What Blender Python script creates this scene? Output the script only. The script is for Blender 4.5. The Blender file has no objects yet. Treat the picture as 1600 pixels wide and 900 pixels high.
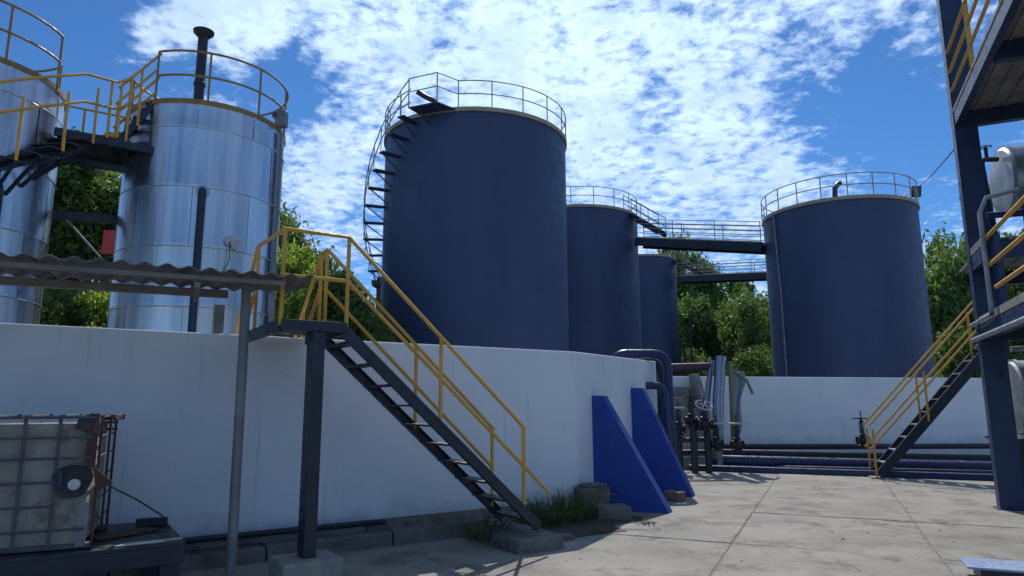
import bpy, bmesh, math, random
from mathutils import Vector, Matrix
random.seed(7)
SC = bpy.context.scene
COL = SC.collection
R = math.radians
PI = math.pi

# ------------------------------------------------------------------ camera
cam_d = bpy.data.cameras.new('camera')
cam = bpy.data.objects.new('camera', cam_d); COL.objects.link(cam)
cam_d.sensor_width = 36.0
cam_d.lens = 23.85
cam_d.clip_start = 0.05; cam_d.clip_end = 3000
_p, _r = R(9.78), R(0.22)
F = Vector((0, math.cos(_p), math.sin(_p)))
R0 = Vector((1, 0, 0)); U0 = Vector((0, -math.sin(_p), math.cos(_p)))
RX = R0*math.cos(_r) - U0*math.sin(_r); UX = U0*math.cos(_r) + R0*math.sin(_r)
m = Matrix((RX, UX, -F)).transposed().to_4x4()
m.translation = Vector((0, 0, 1.6))
cam.matrix_world = m
SC.camera = cam

# ------------------------------------------------------------------ light
SUN_EL, SUN_AZ = R(46), R(5)          # azimuth measured from +Y towards +X
sun_dir = Vector((math.sin(SUN_AZ)*math.cos(SUN_EL), math.cos(SUN_AZ)*math.cos(SUN_EL), math.sin(SUN_EL)))
sl = bpy.data.lights.new('sun', 'SUN'); sun = bpy.data.objects.new('sun', sl); COL.objects.link(sun)
sl.energy = 4.6; sl.angle = R(0.5); sl.color = (1.0, 0.94, 0.85)
sun.rotation_euler = (-sun_dir).to_track_quat('-Z', 'Y').to_euler()
sun.location = sun_dir*60

SC.view_settings.view_transform = 'Standard'
SC.view_settings.look = 'None'
SC.view_settings.gamma = 1
SC.view_settings.exposure = -0.25

def direction(px, py):
    """unit direction seen towards (used for where the cloud banks stand in the sky)"""
    return (F + RX*((px-800)/1060.0) - UX*((py-450)/1060.0)).normalized()

class NT:
    """tiny node-tree writer"""
    def __init__(s, tree): s.t = tree; s.n = tree.nodes; s.l = tree.links
    def node(s, typ, **kw):
        o = s.n.new(typ)
        for k, v in kw.items(): setattr(o, k, v)
        return o
    def put(s, sock, v):
        if v is None: return
        if hasattr(v, 'is_linked'): s.l.new(v, sock)
        else: sock.default_value = v
    def math(s, op, a, b=None, c=None, clamp=False):
        o = s.node('ShaderNodeMath', operation=op); o.use_clamp = clamp
        s.put(o.inputs[0], a); s.put(o.inputs[1], b); s.put(o.inputs[2], c); return o.outputs[0]
    def vmath(s, op, a, b=None):
        o = s.node('ShaderNodeVectorMath', operation=op); s.put(o.inputs[0], a); s.put(o.inputs[1], b)
        return o.outputs['Value'] if op in ('DOT_PRODUCT', 'LENGTH') else o.outputs[0]
    def noise(s, vec, scale, detail=4, rough=.55, dist=0.0):
        o = s.node('ShaderNodeTexNoise'); s.put(o.inputs['Vector'], vec)
        o.inputs['Scale'].default_value = scale; o.inputs['Detail'].default_value = detail
        o.inputs['Roughness'].default_value = rough; o.inputs['Distortion'].default_value = dist
        return o.outputs['Fac']
    def ramp(s, v, a, b, lo=0.0, hi=1.0, smooth=True):
        o = s.node('ShaderNodeMapRange'); o.interpolation_type = 'SMOOTHSTEP' if smooth else 'LINEAR'
        s.put(o.inputs[0], v); o.inputs[1].default_value = a; o.inputs[2].default_value = b
        o.inputs[3].default_value = lo; o.inputs[4].default_value = hi; return o.outputs[0]
    def mix(s, f, a, b, mode='MIX'):
        o = s.node('ShaderNodeMix', data_type='RGBA', blend_type=mode)
        s.put(o.inputs['Factor'], f)
        for k, v in (('A', a), ('B', b)):
            if isinstance(v, (tuple, list)) and len(v) == 3: v = (*v, 1)
            s.put([i for i in o.inputs if i.name == k and i.type == 'RGBA'][0], v)
        return [i for i in o.outputs if i.type == 'RGBA'][0]
    def scale(s, vec, v):
        o = s.node('ShaderNodeMapping'); s.put(o.inputs['Vector'], vec); o.inputs['Scale'].default_value = v; return o.outputs[0]

world = bpy.data.worlds.new('World'); SC.world = world; world.use_nodes = True
world.node_tree.nodes.clear()
W = NT(world.node_tree)
sky = W.node('ShaderNodeTexSky', sky_type='NISHITA')
sky.sun_disc = False; sky.sun_elevation = SUN_EL; sky.sun_rotation = SUN_AZ
sky.air_density = 1.0; sky.dust_density = 0.15; sky.ozone_density = 4.0; sky.altitude = 300
dirv = W.node('ShaderNodeTexCoord').outputs['Generated']
sep = W.node('ShaderNodeSeparateXYZ'); W.l.new(dirv, sep.inputs[0])
den = W.math('ADD', W.math('MAXIMUM', sep.outputs[2], 0.0), 0.16)
cmb = W.node('ShaderNodeCombineXYZ')
W.put(cmb.inputs[0], W.math('DIVIDE', sep.outputs[0], den)); W.put(cmb.inputs[1], W.math('DIVIDE', sep.outputs[1], den))
pl = cmb.outputs[0]
def blob(px, py, ang, w):
    d = W.vmath('DOT_PRODUCT', dirv, tuple(direction(px, py)))
    return W.ramp(d, math.cos(R(ang)), 1.0, 0.0, w)
cover = W.ramp(W.noise(pl, 1.1, 3, .5), .35, .65, -.16, .16)
for q in ((850, 90, 24, .22), (850, 130, 10, .30), (640, 60, 9, .12), (1010, 230, 9, .12), (1230, 60, 13, .24), (1130, 330, 11, .24), (1310, 250, 6, .30), (1400, 40, 8, .26), (950, 310, 9, .16),
          (490, 230, 6, .34), (530, 260, 5, .20), (500, 340, 5, .18), (355, 20, 5.0, .62), (400, 45, 3.0, .3), (195, 68, 3.4, .60), (262, 45, 2.6, .5), (540, 40, 8, .24), (560, 110, 5, .14),
          (1290, 150, 7, -.46), (1400, 220, 9, -.50), (1440, 150, 7, -.3), (470, 120, 4.5, -.26), (490, 155, 4, -.2), (110, 130, 7, -.46), (440, 165, 3.5, -.4), (290, 110, 3.5, -.4), (60, 60, 8, -.5), (170, 15, 3.5, -.3)):
    cover = W.math('ADD', cover, blob(*q))
warp = W.node('ShaderNodeTexNoise'); W.put(warp.inputs['Vector'], pl); warp.inputs['Scale'].default_value = 5
warp.inputs['Detail'].default_value = 3
pw = W.node('ShaderNodeMix', data_type='VECTOR'); pw.inputs['Factor'].default_value = .06
W.l.new(pl, [i for i in pw.inputs if i.name == 'A' and i.type == 'VECTOR'][0])
W.l.new(warp.outputs['Color'], [i for i in pw.inputs if i.name == 'B' and i.type == 'VECTOR'][0])
pw = [o for o in pw.outputs if o.type == 'VECTOR'][0]
big = W.noise(pw, 3.4, 4, .5)
mid = W.noise(pw, 10.0, 4, .55)
fine = W.noise(pw, 26.0, 5, .6)
def off(v, k): return W.math('MULTIPLY', W.math('SUBTRACT', v, .5), k)
dens = W.math('ADD', W.math('ADD', W.math('ADD', off(big, 1.0), off(mid, 1.5)), off(fine, 2.3)), cover)
mask = W.math('MULTIPLY', W.ramp(dens, -.36, .80), .97)
core = W.ramp(W.math('ADD', dens, off(W.noise(pw, 7.5, 3, .5), 2.6)), .42, 1.1)     # thick middles, greyer below
nearsun = W.math('POWER', W.math('MAXIMUM', W.vmath('DOT_PRODUCT', dirv, tuple(sun_dir)), 0.0), 5.0)
bright = W.math('ADD', 6.5, W.math('MULTIPLY', nearsun, 4.6))
cl = W.node('ShaderNodeVectorMath', operation='SCALE'); cl.inputs[0].default_value = (0.74, 0.95, 1.26); W.put(cl.inputs['Scale'], bright)
cl2 = W.mix(W.math('MULTIPLY', core, .36), cl.outputs[0], (3.0, 4.4, 6.8))
skyc = W.mix(1.0, sky.outputs[0], (0.345, 0.62, 0.885), 'MULTIPLY')
skyout = W.mix(mask, skyc, cl2)
bg = W.node('ShaderNodeBackground'); W.l.new(skyout, bg.inputs[0]); bg.inputs[1].default_value = 0.14
wo = W.node('ShaderNodeOutputWorld'); W.l.new(bg.outputs[0], wo.inputs[0])

# ------------------------------------------------------------------ materials
def mat(name, rough=.6, metal=0.0, spec=.5):
    mt = bpy.data.materials.new(name); mt.use_nodes = True
    t = NT(mt.node_tree); b = mt.node_tree.nodes['Principled BSDF']
    b.inputs['Roughness'].default_value = rough; b.inputs['Metallic'].default_value = metal
    b.inputs['Specular IOR Level'].default_value = spec
    return mt, t, b
def pos(t): return t.node('ShaderNodeNewGeometry').outputs['Position']
def bump(t, b, h, strength=.3, dist=.02):
    o = t.node('ShaderNodeBump'); o.inputs['Strength'].default_value = strength; o.inputs['Distance'].default_value = dist
    t.put(o.inputs['Height'], h); t.l.new(o.outputs[0], b.inputs['Normal'])

def paint(name, c, c2=None, wear=(.12, .09, .07), rough=.45, wear_amt=.25, scale=3.0, spec=.5):
    """painted steel: slow tone shifts, dust, small worn spots"""
    mt, t, b = mat(name, rough, 0, spec); P = pos(t)
    c2 = c2 or tuple(x*1.6+.01 for x in c)
    n = t.ramp(t.noise(P, scale, 5), .35, .7)
    col = t.mix(n, c, c2)
    sp = t.ramp(t.noise(P, scale*7, 6, .65), .60, .70, 0, wear_amt)
    col = t.mix(sp, col, wear)
    t.l.new(col, b.inputs['Base Color'])
    t.put(b.inputs['Roughness'], t.ramp(t.noise(P, scale*4, 3), .3, .7, rough-.1, rough+.15))
    bump(t, b, t.noise(P, 60, 3), .08, .004)
    return mt

M = {}
M['navy'] = paint('navy_steel', (.007, .014, .030), (.011, .020, .040), rough=.42)
M['navy_frame'] = paint('navy_frame_steel', (.009, .026, .078), (.013, .034, .10), rough=.42)
M['navy_pipe'] = paint('navy_pipe_paint', (.008, .022, .085), (.012, .03, .11), rough=.34, wear=(.03, .045, .10))
M['maroon_pipe'] = paint('dull_maroon_pipe', (.07, .03, .06), (.04, .03, .09), rough=.4)
M['black'] = paint('black_iron', (.010, .012, .018), (.02, .022, .03), rough=.45)
M['yellow'] = paint('yellow_rail_paint', (.54, .30, .035), (.64, .37, .05), wear=(.15, .08, .035), rough=.5, wear_amt=.85)
M['backlit_yellow'] = paint('backlit_yellow_paint', (.24, .145, .04), (.32, .19, .05), wear=(.06, .04, .03), rough=.55, wear_amt=.6)  # yellow paint browned to carry the backlit shade of the tank-top rails and kerb
M['bufrail'] = paint('faded_rail_paint', (.34, .30, .24), (.42, .38, .30), rough=.55, wear=(.1, .07, .05))
M['greyrail'] = paint('grey_pipe_rail', (.22, .25, .30), (.34, .37, .42), rough=.45)
M['galv'] = paint('galvanised_post', (.16, .17, .19), (.24, .25, .27), rough=.5)
M['blue'] = paint('blue_buttress_paint', (.011, .044, .27), (.017, .058, .34), wear=(.06, .10, .22), rough=.65, wear_amt=.55, scale=2)
M['vesselblue'] = paint('blue_vessel_paint', (.015, .05, .28), (.02, .06, .34), rough=.35)
M['rust'] = paint('rusty_steel', (.05, .025, .02), (.10, .05, .035), rough=.7, wear=(.02, .015, .012))
M['cage'] = paint('cage_tube', (.06, .065, .075), (.10, .10, .105), rough=.5, wear=(.12, .06, .03), wear_amt=.6)
M['red'] = paint('red_board', (.5, .035, .04), (.55, .05, .05), rough=.5)
M['lid'] = paint('pale_blue_lid', (.19, .27, .44), (.27, .35, .52), rough=.45, scale=5)
M['white_metal'] = paint('white_steel', (.45, .46, .47), (.55, .56, .57), rough=.45)
M['rubber'] = paint('black_cable', (.012, .012, .014), rough=.6)
M['hose'] = paint('olive_hose', (.15, .17, .11), (.19, .21, .13), rough=.5)
M['gauge'] = paint('gauge_face', (.45, .47, .48), (.5, .5, .5), rough=.3)
M['tan'] = paint('tan_rim_paint', (.34, .28, .19), (.42, .36, .26), rough=.6)
M['lamp'] = paint('lamp_glass', (.03, .035, .045), (.05, .05, .06), rough=.15)
M['timber'] = paint('grey_timber', (.17, .165, .16), (.24, .23, .22), rough=.8, wear=(.09, .08, .07))

def mk_tank_black():
    mt, t, b = mat('matt_navy_tank_paint', .5, 0, .5); P = pos(t)
    n = t.ramp(t.noise(t.scale(P, (.5, .5, .12)), 1.3, 5), .3, .7)
    col = t.mix(n, (.029, .050, .122), (.040, .067, .152))
    st = t.ramp(t.noise(t.scale(P, (2.2, 2.2, .06)), 2.0, 4), .56, .72, 0, .35)      # rain streaks
    col = t.mix(st, col, (.048, .070, .145))
    t.l.new(col, b.inputs['Base Color'])
    t.put(b.inputs['Roughness'], t.ramp(t.noise(P, 2.0, 4), .3, .7, .46, .62))
    bump(t, b, t.noise(t.scale(P, (1, 1, .5)), 1.2, 3), .25, .03)
    return mt
M['tank'] = mk_tank_black()

def mk_clad():
    mt, t, b = mat('aluminium_cladding', .3, .93, .5); P = pos(t)
    rnd = t.node('ShaderNodeObjectInfo').outputs['Random']
    st = t.noise(t.scale(P, (2.4, 2.4, .10)), 2.0, 4, .55)
    col = t.mix(t.ramp(st, .3, .75), (.36, .42, .50), (.58, .65, .74))  # soft vertical reflection bands and blue sky tint put into the metal colour
    stain = t.ramp(t.noise(t.scale(P, (3, 3, .35)), 1.6, 6, .6), .62, .78, 0, .40)
    col = t.mix(stain, col, (.20, .18, .16))
    t.l.new(col, b.inputs['Base Color'])
    t.put(b.inputs['Roughness'], t.math('ADD', t.ramp(st, .3, .7, .20, .30), t.math('MULTIPLY', rnd, .08)))
    bump(t, b, t.math('ADD', t.noise(t.scale(P, (1, 1, .25)), 2.2, 3), t.math('MULTIPLY', t.noise(P, 14, 3), .10)), .55, .04)
    return mt
M['clad'] = mk_clad()
mt, t, b = mat('bright_lagged_pipe', .25, .9); P = pos(t)
t.l.new(t.mix(t.noise(P, 5, 4), (.24, .25, .33), (.32, .33, .41)), b.inputs['Base Color']); M['lagged'] = mt
mt, t, b = mat('dull_aluminium_vessel', .42, .75); P = pos(t)
t.l.new(t.mix(t.ramp(t.noise(P, 2.5, 6, .6), .35, .7), (.30, .32, .33), (.50, .52, .53)), b.inputs['Base Color'])
bump(t, b, t.noise(P, 3, 3), .3, .02); M['dull_al'] = mt

def mk_wall(name, c1, c2, grime, zlow=.75):
    mt, t, b = mat(name, .85, 0, .2); P = pos(t)
    sp = t.node('ShaderNodeSeparateXYZ'); t.l.new(P, sp.inputs[0]); z = sp.outputs[2]
    n = t.ramp(t.noise(P, .9, 6, .6), .3, .7)
    col = t.mix(n, c1, c2)
    streak = t.ramp(t.noise(t.scale(P, (4.5, 4.5, .25)), 2.2, 6, .62), .57, .76, 0, .34)
    col = t.mix(streak, col, grime)
    low = t.math('MULTIPLY', t.ramp(t.math('ADD', z, t.math('MULTIPLY', t.noise(P, 3.0, 6, .65), .7)), zlow+.12, zlow-.28, 0, 1), .55)
    col = t.mix(low, col, grime)
    spots = t.ramp(t.noise(P, 34, 4, .6), .68, .73, 0, .4)
    col = t.mix(spots, col, tuple(x*.6 for x in grime))
    t.l.new(col, b.inputs['Base Color'])
    h = t.math('ADD', t.noise(P, 45, 5, .65), t.math('MULTIPLY', t.noise(P, 5, 4), .8))
    bump(t, b, h, .45, .012)
    return mt
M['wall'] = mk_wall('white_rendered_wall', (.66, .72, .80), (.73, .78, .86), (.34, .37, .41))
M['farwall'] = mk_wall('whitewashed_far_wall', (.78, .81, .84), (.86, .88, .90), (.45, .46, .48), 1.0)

def mk_conc(name, c1, c2, dark, k=1.0, crack=True):
    mt, t, b = mat(name, .85, 0, .25); P = pos(t)
    rnd = t.node('ShaderNodeObjectInfo').outputs['Random']
    n = t.ramp(t.noise(P, .8*k, 8, .62), .3, .72)
    col = t.mix(n, c1, c2)
    col = t.mix(t.math('MULTIPLY', rnd, .25), col, c1)
    blot = t.ramp(t.noise(P, 1.3*k, 10, .74, .15), .49, .65, 0, .75)
    col = t.mix(blot, col, dark)
    brown = t.math('MULTIPLY', t.ramp(t.noise(P, .55*k, 10, .70, .2), .50, .68), .8)
    col = t.mix(brown, col, (c1[0]*.72, c1[1]*.62, c1[2]*.50))
    fleck = t.ramp(t.noise(P, 9*k, 7, .75), .60, .68, 0, .6)
    col = t.mix(fleck, col, dark)
    pale = t.ramp(t.noise(P, 3.7*k, 8, .7), .60, .70, 0, .45)
    col = t.mix(pale, col, tuple(min(1, x*1.35) for x in c2))
    grit = t.ramp(t.noise(P, 70, 3, .6), .58, .70, 0, .5)
    col = t.mix(grit, col, tuple(x*.5 for x in dark))
    h = t.noise(P, 40, 6, .7)
    if crack:
        v = t.node('ShaderNodeTexVoronoi', feature='DISTANCE_TO_EDGE'); v.inputs['Scale'].default_value = .55
        wv = t.node('ShaderNodeTexNoise'); t.l.new(P, wv.inputs['Vector']); wv.inputs['Scale'].default_value = 2.5; wv.inputs['Detail'].default_value = 6
        mx = t.vmath('ADD', P, t.vmath('MULTIPLY', wv.outputs['Color'], (.7, .7, 0)))
        t.l.new(mx, v.inputs['Vector'])
        cr = t.math('MULTIPLY', t.ramp(v.outputs['Distance'], .0, .006, .8, 0), t.ramp(t.noise(P, .45, 2), .56, .64))
        col = t.mix(cr, col, tuple(x*.35 for x in dark))
        h = t.math('SUBTRACT', h, cr)
    t.l.new(col, b.inputs['Base Color'])
    bump(t, b, h, .5, .012)
    return mt
M['slab'] = mk_conc('yard_concrete', (.255, .242, .215), (.36, .342, .305), (.115, .106, .092))
M['conc'] = mk_conc('old_concrete', (.13, .13, .125), (.20, .195, .18), (.06, .06, .058), 2.0, False)
M['conc_l'] = mk_conc('pale_concrete', (.24, .235, .22), (.33, .32, .30), (.12, .12, .115), 2.0, False)
M['soil'] = mk_conc('pale_dirt', (.17, .165, .15), (.25, .24, .22), (.10, .095, .085), 3.0, False)
M['dirt'] = mk_conc('damp_dirt', (.06, .055, .042), (.10, .09, .07), (.03, .027, .022), 4.0, False)
M['brick'] = mk_conc('brick_red', (.20, .13, .10), (.27, .19, .15), (.16, .10, .08), 5.0, False)
M['rooft'] = mk_conc('brown_tile', (.13, .07, .05), (.20, .11, .08), (.06, .04, .03), 4.0, False)
M['hill'] = mk_conc('grassy_soil', (.05, .085, .02), (.09, .13, .03), (.03, .045, .015), 1.0, False)
M['fibre'] = mk_conc('weathered_fibre_cement', (.17, .17, .175), (.25, .25, .25), (.07, .07, .072), 3.0, False)
M['ibc'] = mk_conc('dirty_white_plastic', (.27, .255, .23), (.38, .36, .325), (.15, .125, .10), 3.0, False)

def mk_leaf(name, c1, c2, trans=.4):
    mt = bpy.data.materials.new(name); mt.use_nodes = True; t = NT(mt.node_tree); t.n.clear()
    P = pos(t); rnd = t.node('ShaderNodeObjectInfo').outputs['Random']
    f = t.math('ADD', t.math('MULTIPLY', t.ramp(t.noise(P, .8, 4), .3, .7), .6), t.math('MULTIPLY', t.noise(P, 9, 2), .5))
    f = t.math('ADD', f, t.math('MULTIPLY', t.math('SUBTRACT', rnd, .5), .4), clamp=True)
    col = t.mix(f, c1, c2)
    d = t.node('ShaderNodeBsdfPrincipled'); t.l.new(col, d.inputs['Base Color']); d.inputs['Roughness'].default_value = .55
    d.inputs['Specular IOR Level'].default_value = .3
    tr = t.node('ShaderNodeBsdfTranslucent'); t.l.new(t.mix(1.0, col, (1.5, 1.6, .7), 'MULTIPLY'), tr.inputs[0])
    mx = t.node('ShaderNodeMixShader'); mx.inputs[0].default_value = trans
    t.l.new(d.outputs[0], mx.inputs[1]); t.l.new(tr.outputs[0], mx.inputs[2])
    o = t.node('ShaderNodeOutputMaterial'); t.l.new(mx.outputs[0], o.inputs[0])
    return mt
M['leaf'] = mk_leaf('tree_leaves', (.05, .095, .034), (.15, .225, .075))
M['leaf_l'] = mk_leaf('sunlit_shrub_leaves', (.13, .19, .04), (.26, .34, .08), .55)  # sunlit look of the foliage put into a lighter leaf colour
M['grass'] = mk_leaf('grass_blades', (.04, .08, .02), (.09, .13, .03), .35)
M['bark'] = mk_conc('bark', (.06, .05, .042), (.10, .085, .07), (.03, .026, .022), 6.0, False)
mt, t, b = mat('pale_blue_cloth', .8); P = pos(t)
t.l.new(t.mix(t.noise(P, 4, 5), (.20, .28, .36), (.30, .38, .46)), b.inputs['Base Color']); M['cloth'] = mt

# ------------------------------------------------------------------ mesh helpers
def ax(v):
    z = Vector(v).normalized()
    x = z.orthogonal().normalized(); return x, z.cross(x), z

class MB:
    def __init__(s): s.v = []; s.f = []; s.sm = []
    def add(s, vs, fs, smooth=False):
        k = len(s.v); s.v += [Vector(q) for q in vs]
        s.f += [tuple(i+k for i in f) for f in fs]; s.sm += [smooth]*len(fs); return s
    def hexa(s, b4, t4):
        return s.add(list(b4)+list(t4), [(3, 2, 1, 0), (4, 5, 6, 7), (0, 1, 5, 4), (1, 2, 6, 5), (2, 3, 7, 6), (3, 0, 4, 7)])
    def box(s, c, size, xd=(1, 0, 0)):
        """box centred in plan at c, standing on c.z; xd = plan direction of its length"""
        c = Vector(c); x = Vector((xd[0], xd[1], 0)).normalized(); y = Vector((-x.y, x.x, 0)); z = Vector((0, 0, 1))
        a, bb, h = size[0]/2, size[1]/2, size[2]
        q = [c-x*a-y*bb, c+x*a-y*bb, c+x*a+y*bb, c-x*a+y*bb]
        return s.hexa(q, [p+z*h for p in q])
    def bar(s, p, q, w, h, up=(0, 0, 1)):
        """rectangular bar from p to q, w wide, h deep along up"""
        p, q = Vector(p), Vector(q); d = (q-p).normalized(); u = Vector(up)
        if abs(d.dot(u)) > .99: u = Vector((1, 0, 0))
        x = d.cross(u).normalized(); u = x.cross(d).normalized()
        r4 = [-x*w/2-u*h/2, x*w/2-u*h/2, x*w/2+u*h/2, -x*w/2+u*h/2]
        return s.hexa([p+o for o in r4], [q+o for o in r4])
    def tube(s, pts, r, n=8, closed=False, caps=True):
        pts = [Vector(q) for q in pts]; N = len(pts); rings = []
        rr = r if isinstance(r, (list, tuple)) else [r]*N
        tang = []
        for i in range(N):
            a = pts[(i-1) % N] if (closed or i > 0) else pts[i]
            b_ = pts[(i+1) % N] if (closed or i < N-1) else pts[i]
            tang.append((b_-a).normalized())
        x = tang[0].orthogonal().normalized()
        vs = []
        for i in range(N):
            x = (x - tang[i]*x.dot(tang[i]))
            x = x.normalized() if x.length > 1e-6 else tang[i].orthogonal().normalized()
            y = tang[i].cross(x)
            for k in range(n):
                a = 2*PI*k/n; vs.append(pts[i]+(x*math.cos(a)+y*math.sin(a))*rr[i])
        fs = []
        for i in range(N if closed else N-1):
            j = (i+1) % N
            for k in range(n):
                fs.append((i*n+k, i*n+(k+1) % n, j*n+(k+1) % n, j*n+k))
        s.add(vs, fs, True)
        if caps and not closed:
            k0 = len(s.v)-N*n
            s.f.append(tuple(k0+i for i in range(n))[::-1]); s.sm.append(False)
            s.f.append(tuple(k0+(N-1)*n+i for i in range(n))); s.sm.append(False)
        return s
    def lathe(s, c, axis, prof, n=24):
        """prof: (radius, distance along axis) pairs"""
        c = Vector(c); x, y, z = ax(axis); vs = []
        for r, h in prof:
            for k in range(n):
                a = 2*PI*k/n; vs.append(c+z*h+(x*math.cos(a)+y*math.sin(a))*max(r, 1e-4))
        fs = []
        for i in range(len(prof)-1):
            for k in range(n):
                fs.append((i*n+k, i*n+(k+1) % n, (i+1)*n+(k+1) % n, (i+1)*n+k))
        fs.append(tuple(range(n))[::-1]); fs.append(tuple((len(prof)-1)*n+k for k in range(n)))
        return s.add(vs, fs, True)
    def prism(s, poly, vec):
        n = len(poly); poly = [Vector(p) for p in poly]; vec = Vector(vec)
        fs = [tuple(range(n))[::-1], tuple(range(n, 2*n))] + [(i, (i+1) % n, n+(i+1) % n, n+i) for i in range(n)]
        return s.add(poly+[p+vec for p in poly], fs)
    def mesh(s, name, mt, origin=Vector((0, 0, 0)), sharp=40):
        me = bpy.data.meshes.new(name)
        me.from_pydata([v-origin for v in s.v], [], s.f)
        me.polygons.foreach_set('use_smooth', s.sm)
        bm = bmesh.new(); bm.from_mesh(me); bmesh.ops.recalc_face_normals(bm, faces=bm.faces); bm.to_mesh(me); bm.free()
        if any(s.sm): me.set_sharp_from_angle(angle=R(sharp))
        me.materials.append(mt)
        return me
    def build(s, name, mt, parent=None, bevel=0, origin=None, sharp=40):
        wo_ = origin if origin is not None else (world_loc(parent) if parent else (center_base(s.v)))
        o = bpy.data.objects.new(name, s.mesh(name, mt, Vector(wo_), sharp)); COL.objects.link(o)
        if parent is not None:
            o.parent = parent; o.location = Vector(wo_) - world_loc(parent)
        else: o.location = wo_
        if bevel:
            bv = o.modifiers.new('bevel', 'BEVEL'); bv.width = bevel; bv.segments = 3; bv.limit_method = 'ANGLE'; bv.angle_limit = R(40)
        return o
def center_base(vs):
    lo = [min(v[i] for v in vs) for i in range(3)]; hi = [max(v[i] for v in vs) for i in range(3)]
    return Vector(((lo[0]+hi[0])/2, (lo[1]+hi[1])/2, lo[2]))
def world_loc(o):
    p = Vector(o.location)
    return p + world_loc(o.parent) if o.parent else p
def tag(o, label, cat, group=None):
    o['label'] = label; o['category'] = cat
    if group: o['group'] = group
    return o
def thing(name, label, cat, loc, group=None):
    o = bpy.data.objects.new(name, None); COL.objects.link(o); o.location = loc; o.empty_display_size = .2
    return tag(o, label, cat, group)
def structure(o): o['kind'] = 'structure'; return o
def share(o, parent, loc=(0, 0, 0), rz=0.0):
    """a copy of a piece that shares its mesh"""
    c = o.copy(); COL.objects.link(c); c.parent = parent; c.location = loc; c.rotation_euler = (0, 0, rz); return c
def frame(O, d):
    O = Vector((O[0], O[1], 0)); d = Vector((d[0], d[1], 0)).normalized(); n = Vector((-d.y, d.x, 0))
    return (lambda s_, n_, z: O + d*s_ + n*n_ + Vector((0, 0, z))), d, n
def arc(c, r, a0, a1, z, k=24, z1=None):
    z1 = z if z1 is None else z1
    return [Vector((c[0]+r*math.cos(a0+(a1-a0)*i/k), c[1]+r*math.sin(a0+(a1-a0)*i/k), z+(z1-z)*i/k)) for i in range(k+1)]
def bend(a, b, c, r=.25, k=6):
    """polyline points of a rounded corner at b between a and c"""
    a, b, c = Vector(a), Vector(b), Vector(c); u = (a-b).normalized(); v = (c-b).normalized()
    p0, p1 = b+u*r, b+v*r
    return [(p0*(1-q)**2 + b*2*q*(1-q) + p1*q*q) for q in [i/k for i in range(k+1)]]

WD = Vector((.834, .552, 0)); WN = Vector((-.552, .834, 0))         # along the near wall / away from the camera
AZ = R(24.5); A = Vector((math.sin(AZ), math.cos(AZ), 0)); B = Vector((A.y, -A.x, 0))   # yard grid: away / to the right

# ------------------------------------------------------------------ ground
g = MB(); g.add([(-900, -300, -.06), (900, -300, -.06), (900, 1500, -.06), (-900, 1500, -.06)], [(0, 1, 2, 3)])
structure(g.build('ground', M['soil'], origin=(0, 0, 0)))
pave = bpy.data.objects.new('pavement', None); COL.objects.link(pave); structure(pave)
bl = [-9.6, -7.4, -5.25, -3.12, -1.12, .98, 3.05, 5.15, 7.3, 9.5, 11.7]
al = [-9, -6.5, -4, -1.4, 1.1, 3.6, 6.1, 8.62, 11.12, 17.35]
rs = random.Random(3)
bed = MB().add([tuple(B*b_+A*a_+Vector((0, 0, -.011))) for b_, a_ in ((bl[0], al[0]), (bl[-1], al[0]), (bl[-1], al[-1]), (bl[0], al[-1]))], [(0, 1, 2, 3)])
structure(bed.build('joint_bed', M['soil'], origin=(0, 0, 0)))
def slab(b0, b1, a0, a1):
    gap = .007; pts = []
    def edge(p, q):
        k = max(2, int((q-p).length/.14))
        for i in range(k):
            c = p + (q-p)*(i/k)
            j = .0 if i == 0 else 1
            c = c + Vector((rs.gauss(0, .0045), rs.gauss(0, .0045), 0))*j
            if rs.random() < .05: c += (mid-c).normalized()*rs.uniform(.01, .035)
            pts.append(c)
    P_ = lambda bb, aa: B*bb + A*aa
    mid = P_((b0+b1)/2, (a0+a1)/2)
    cs = [P_(b0+gap, a0+gap), P_(b1-gap, a0+gap), P_(b1-gap, a1-gap), P_(b0+gap, a1-gap)]
    for i in range(4): edge(cs[i], cs[(i+1) % 4])
    tilt = rs.uniform(-.002, .002); dz = rs.uniform(-.004, .004)
    top = [Vector((p.x, p.y, dz + tilt*(p-mid).dot(B))) for p in pts]
    k = len(top)
    ins = [p + (mid-p).normalized()*.012 for p in top]
    mb = MB()
    low = [Vector((p.x, p.y, -.055)) for p in top]
    shoulder = [Vector((p.x, p.y, p.z-.009)) for p in top]
    mb.add(low+shoulder+ins, [(i, (i+1) % k, k+(i+1) % k, k+i) for i in range(k)] + [(k+i, k+(i+1) % k, 2*k+(i+1) % k, 2*k+i) for i in range(k)] + [tuple(range(2*k, 3*k))])
    mb.build('slab', M['slab'], pave)
for i in range(len(bl)-1):
    for j in range(len(al)-1): slab(bl[i], bl[i+1], al[j], al[j+1])

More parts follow.
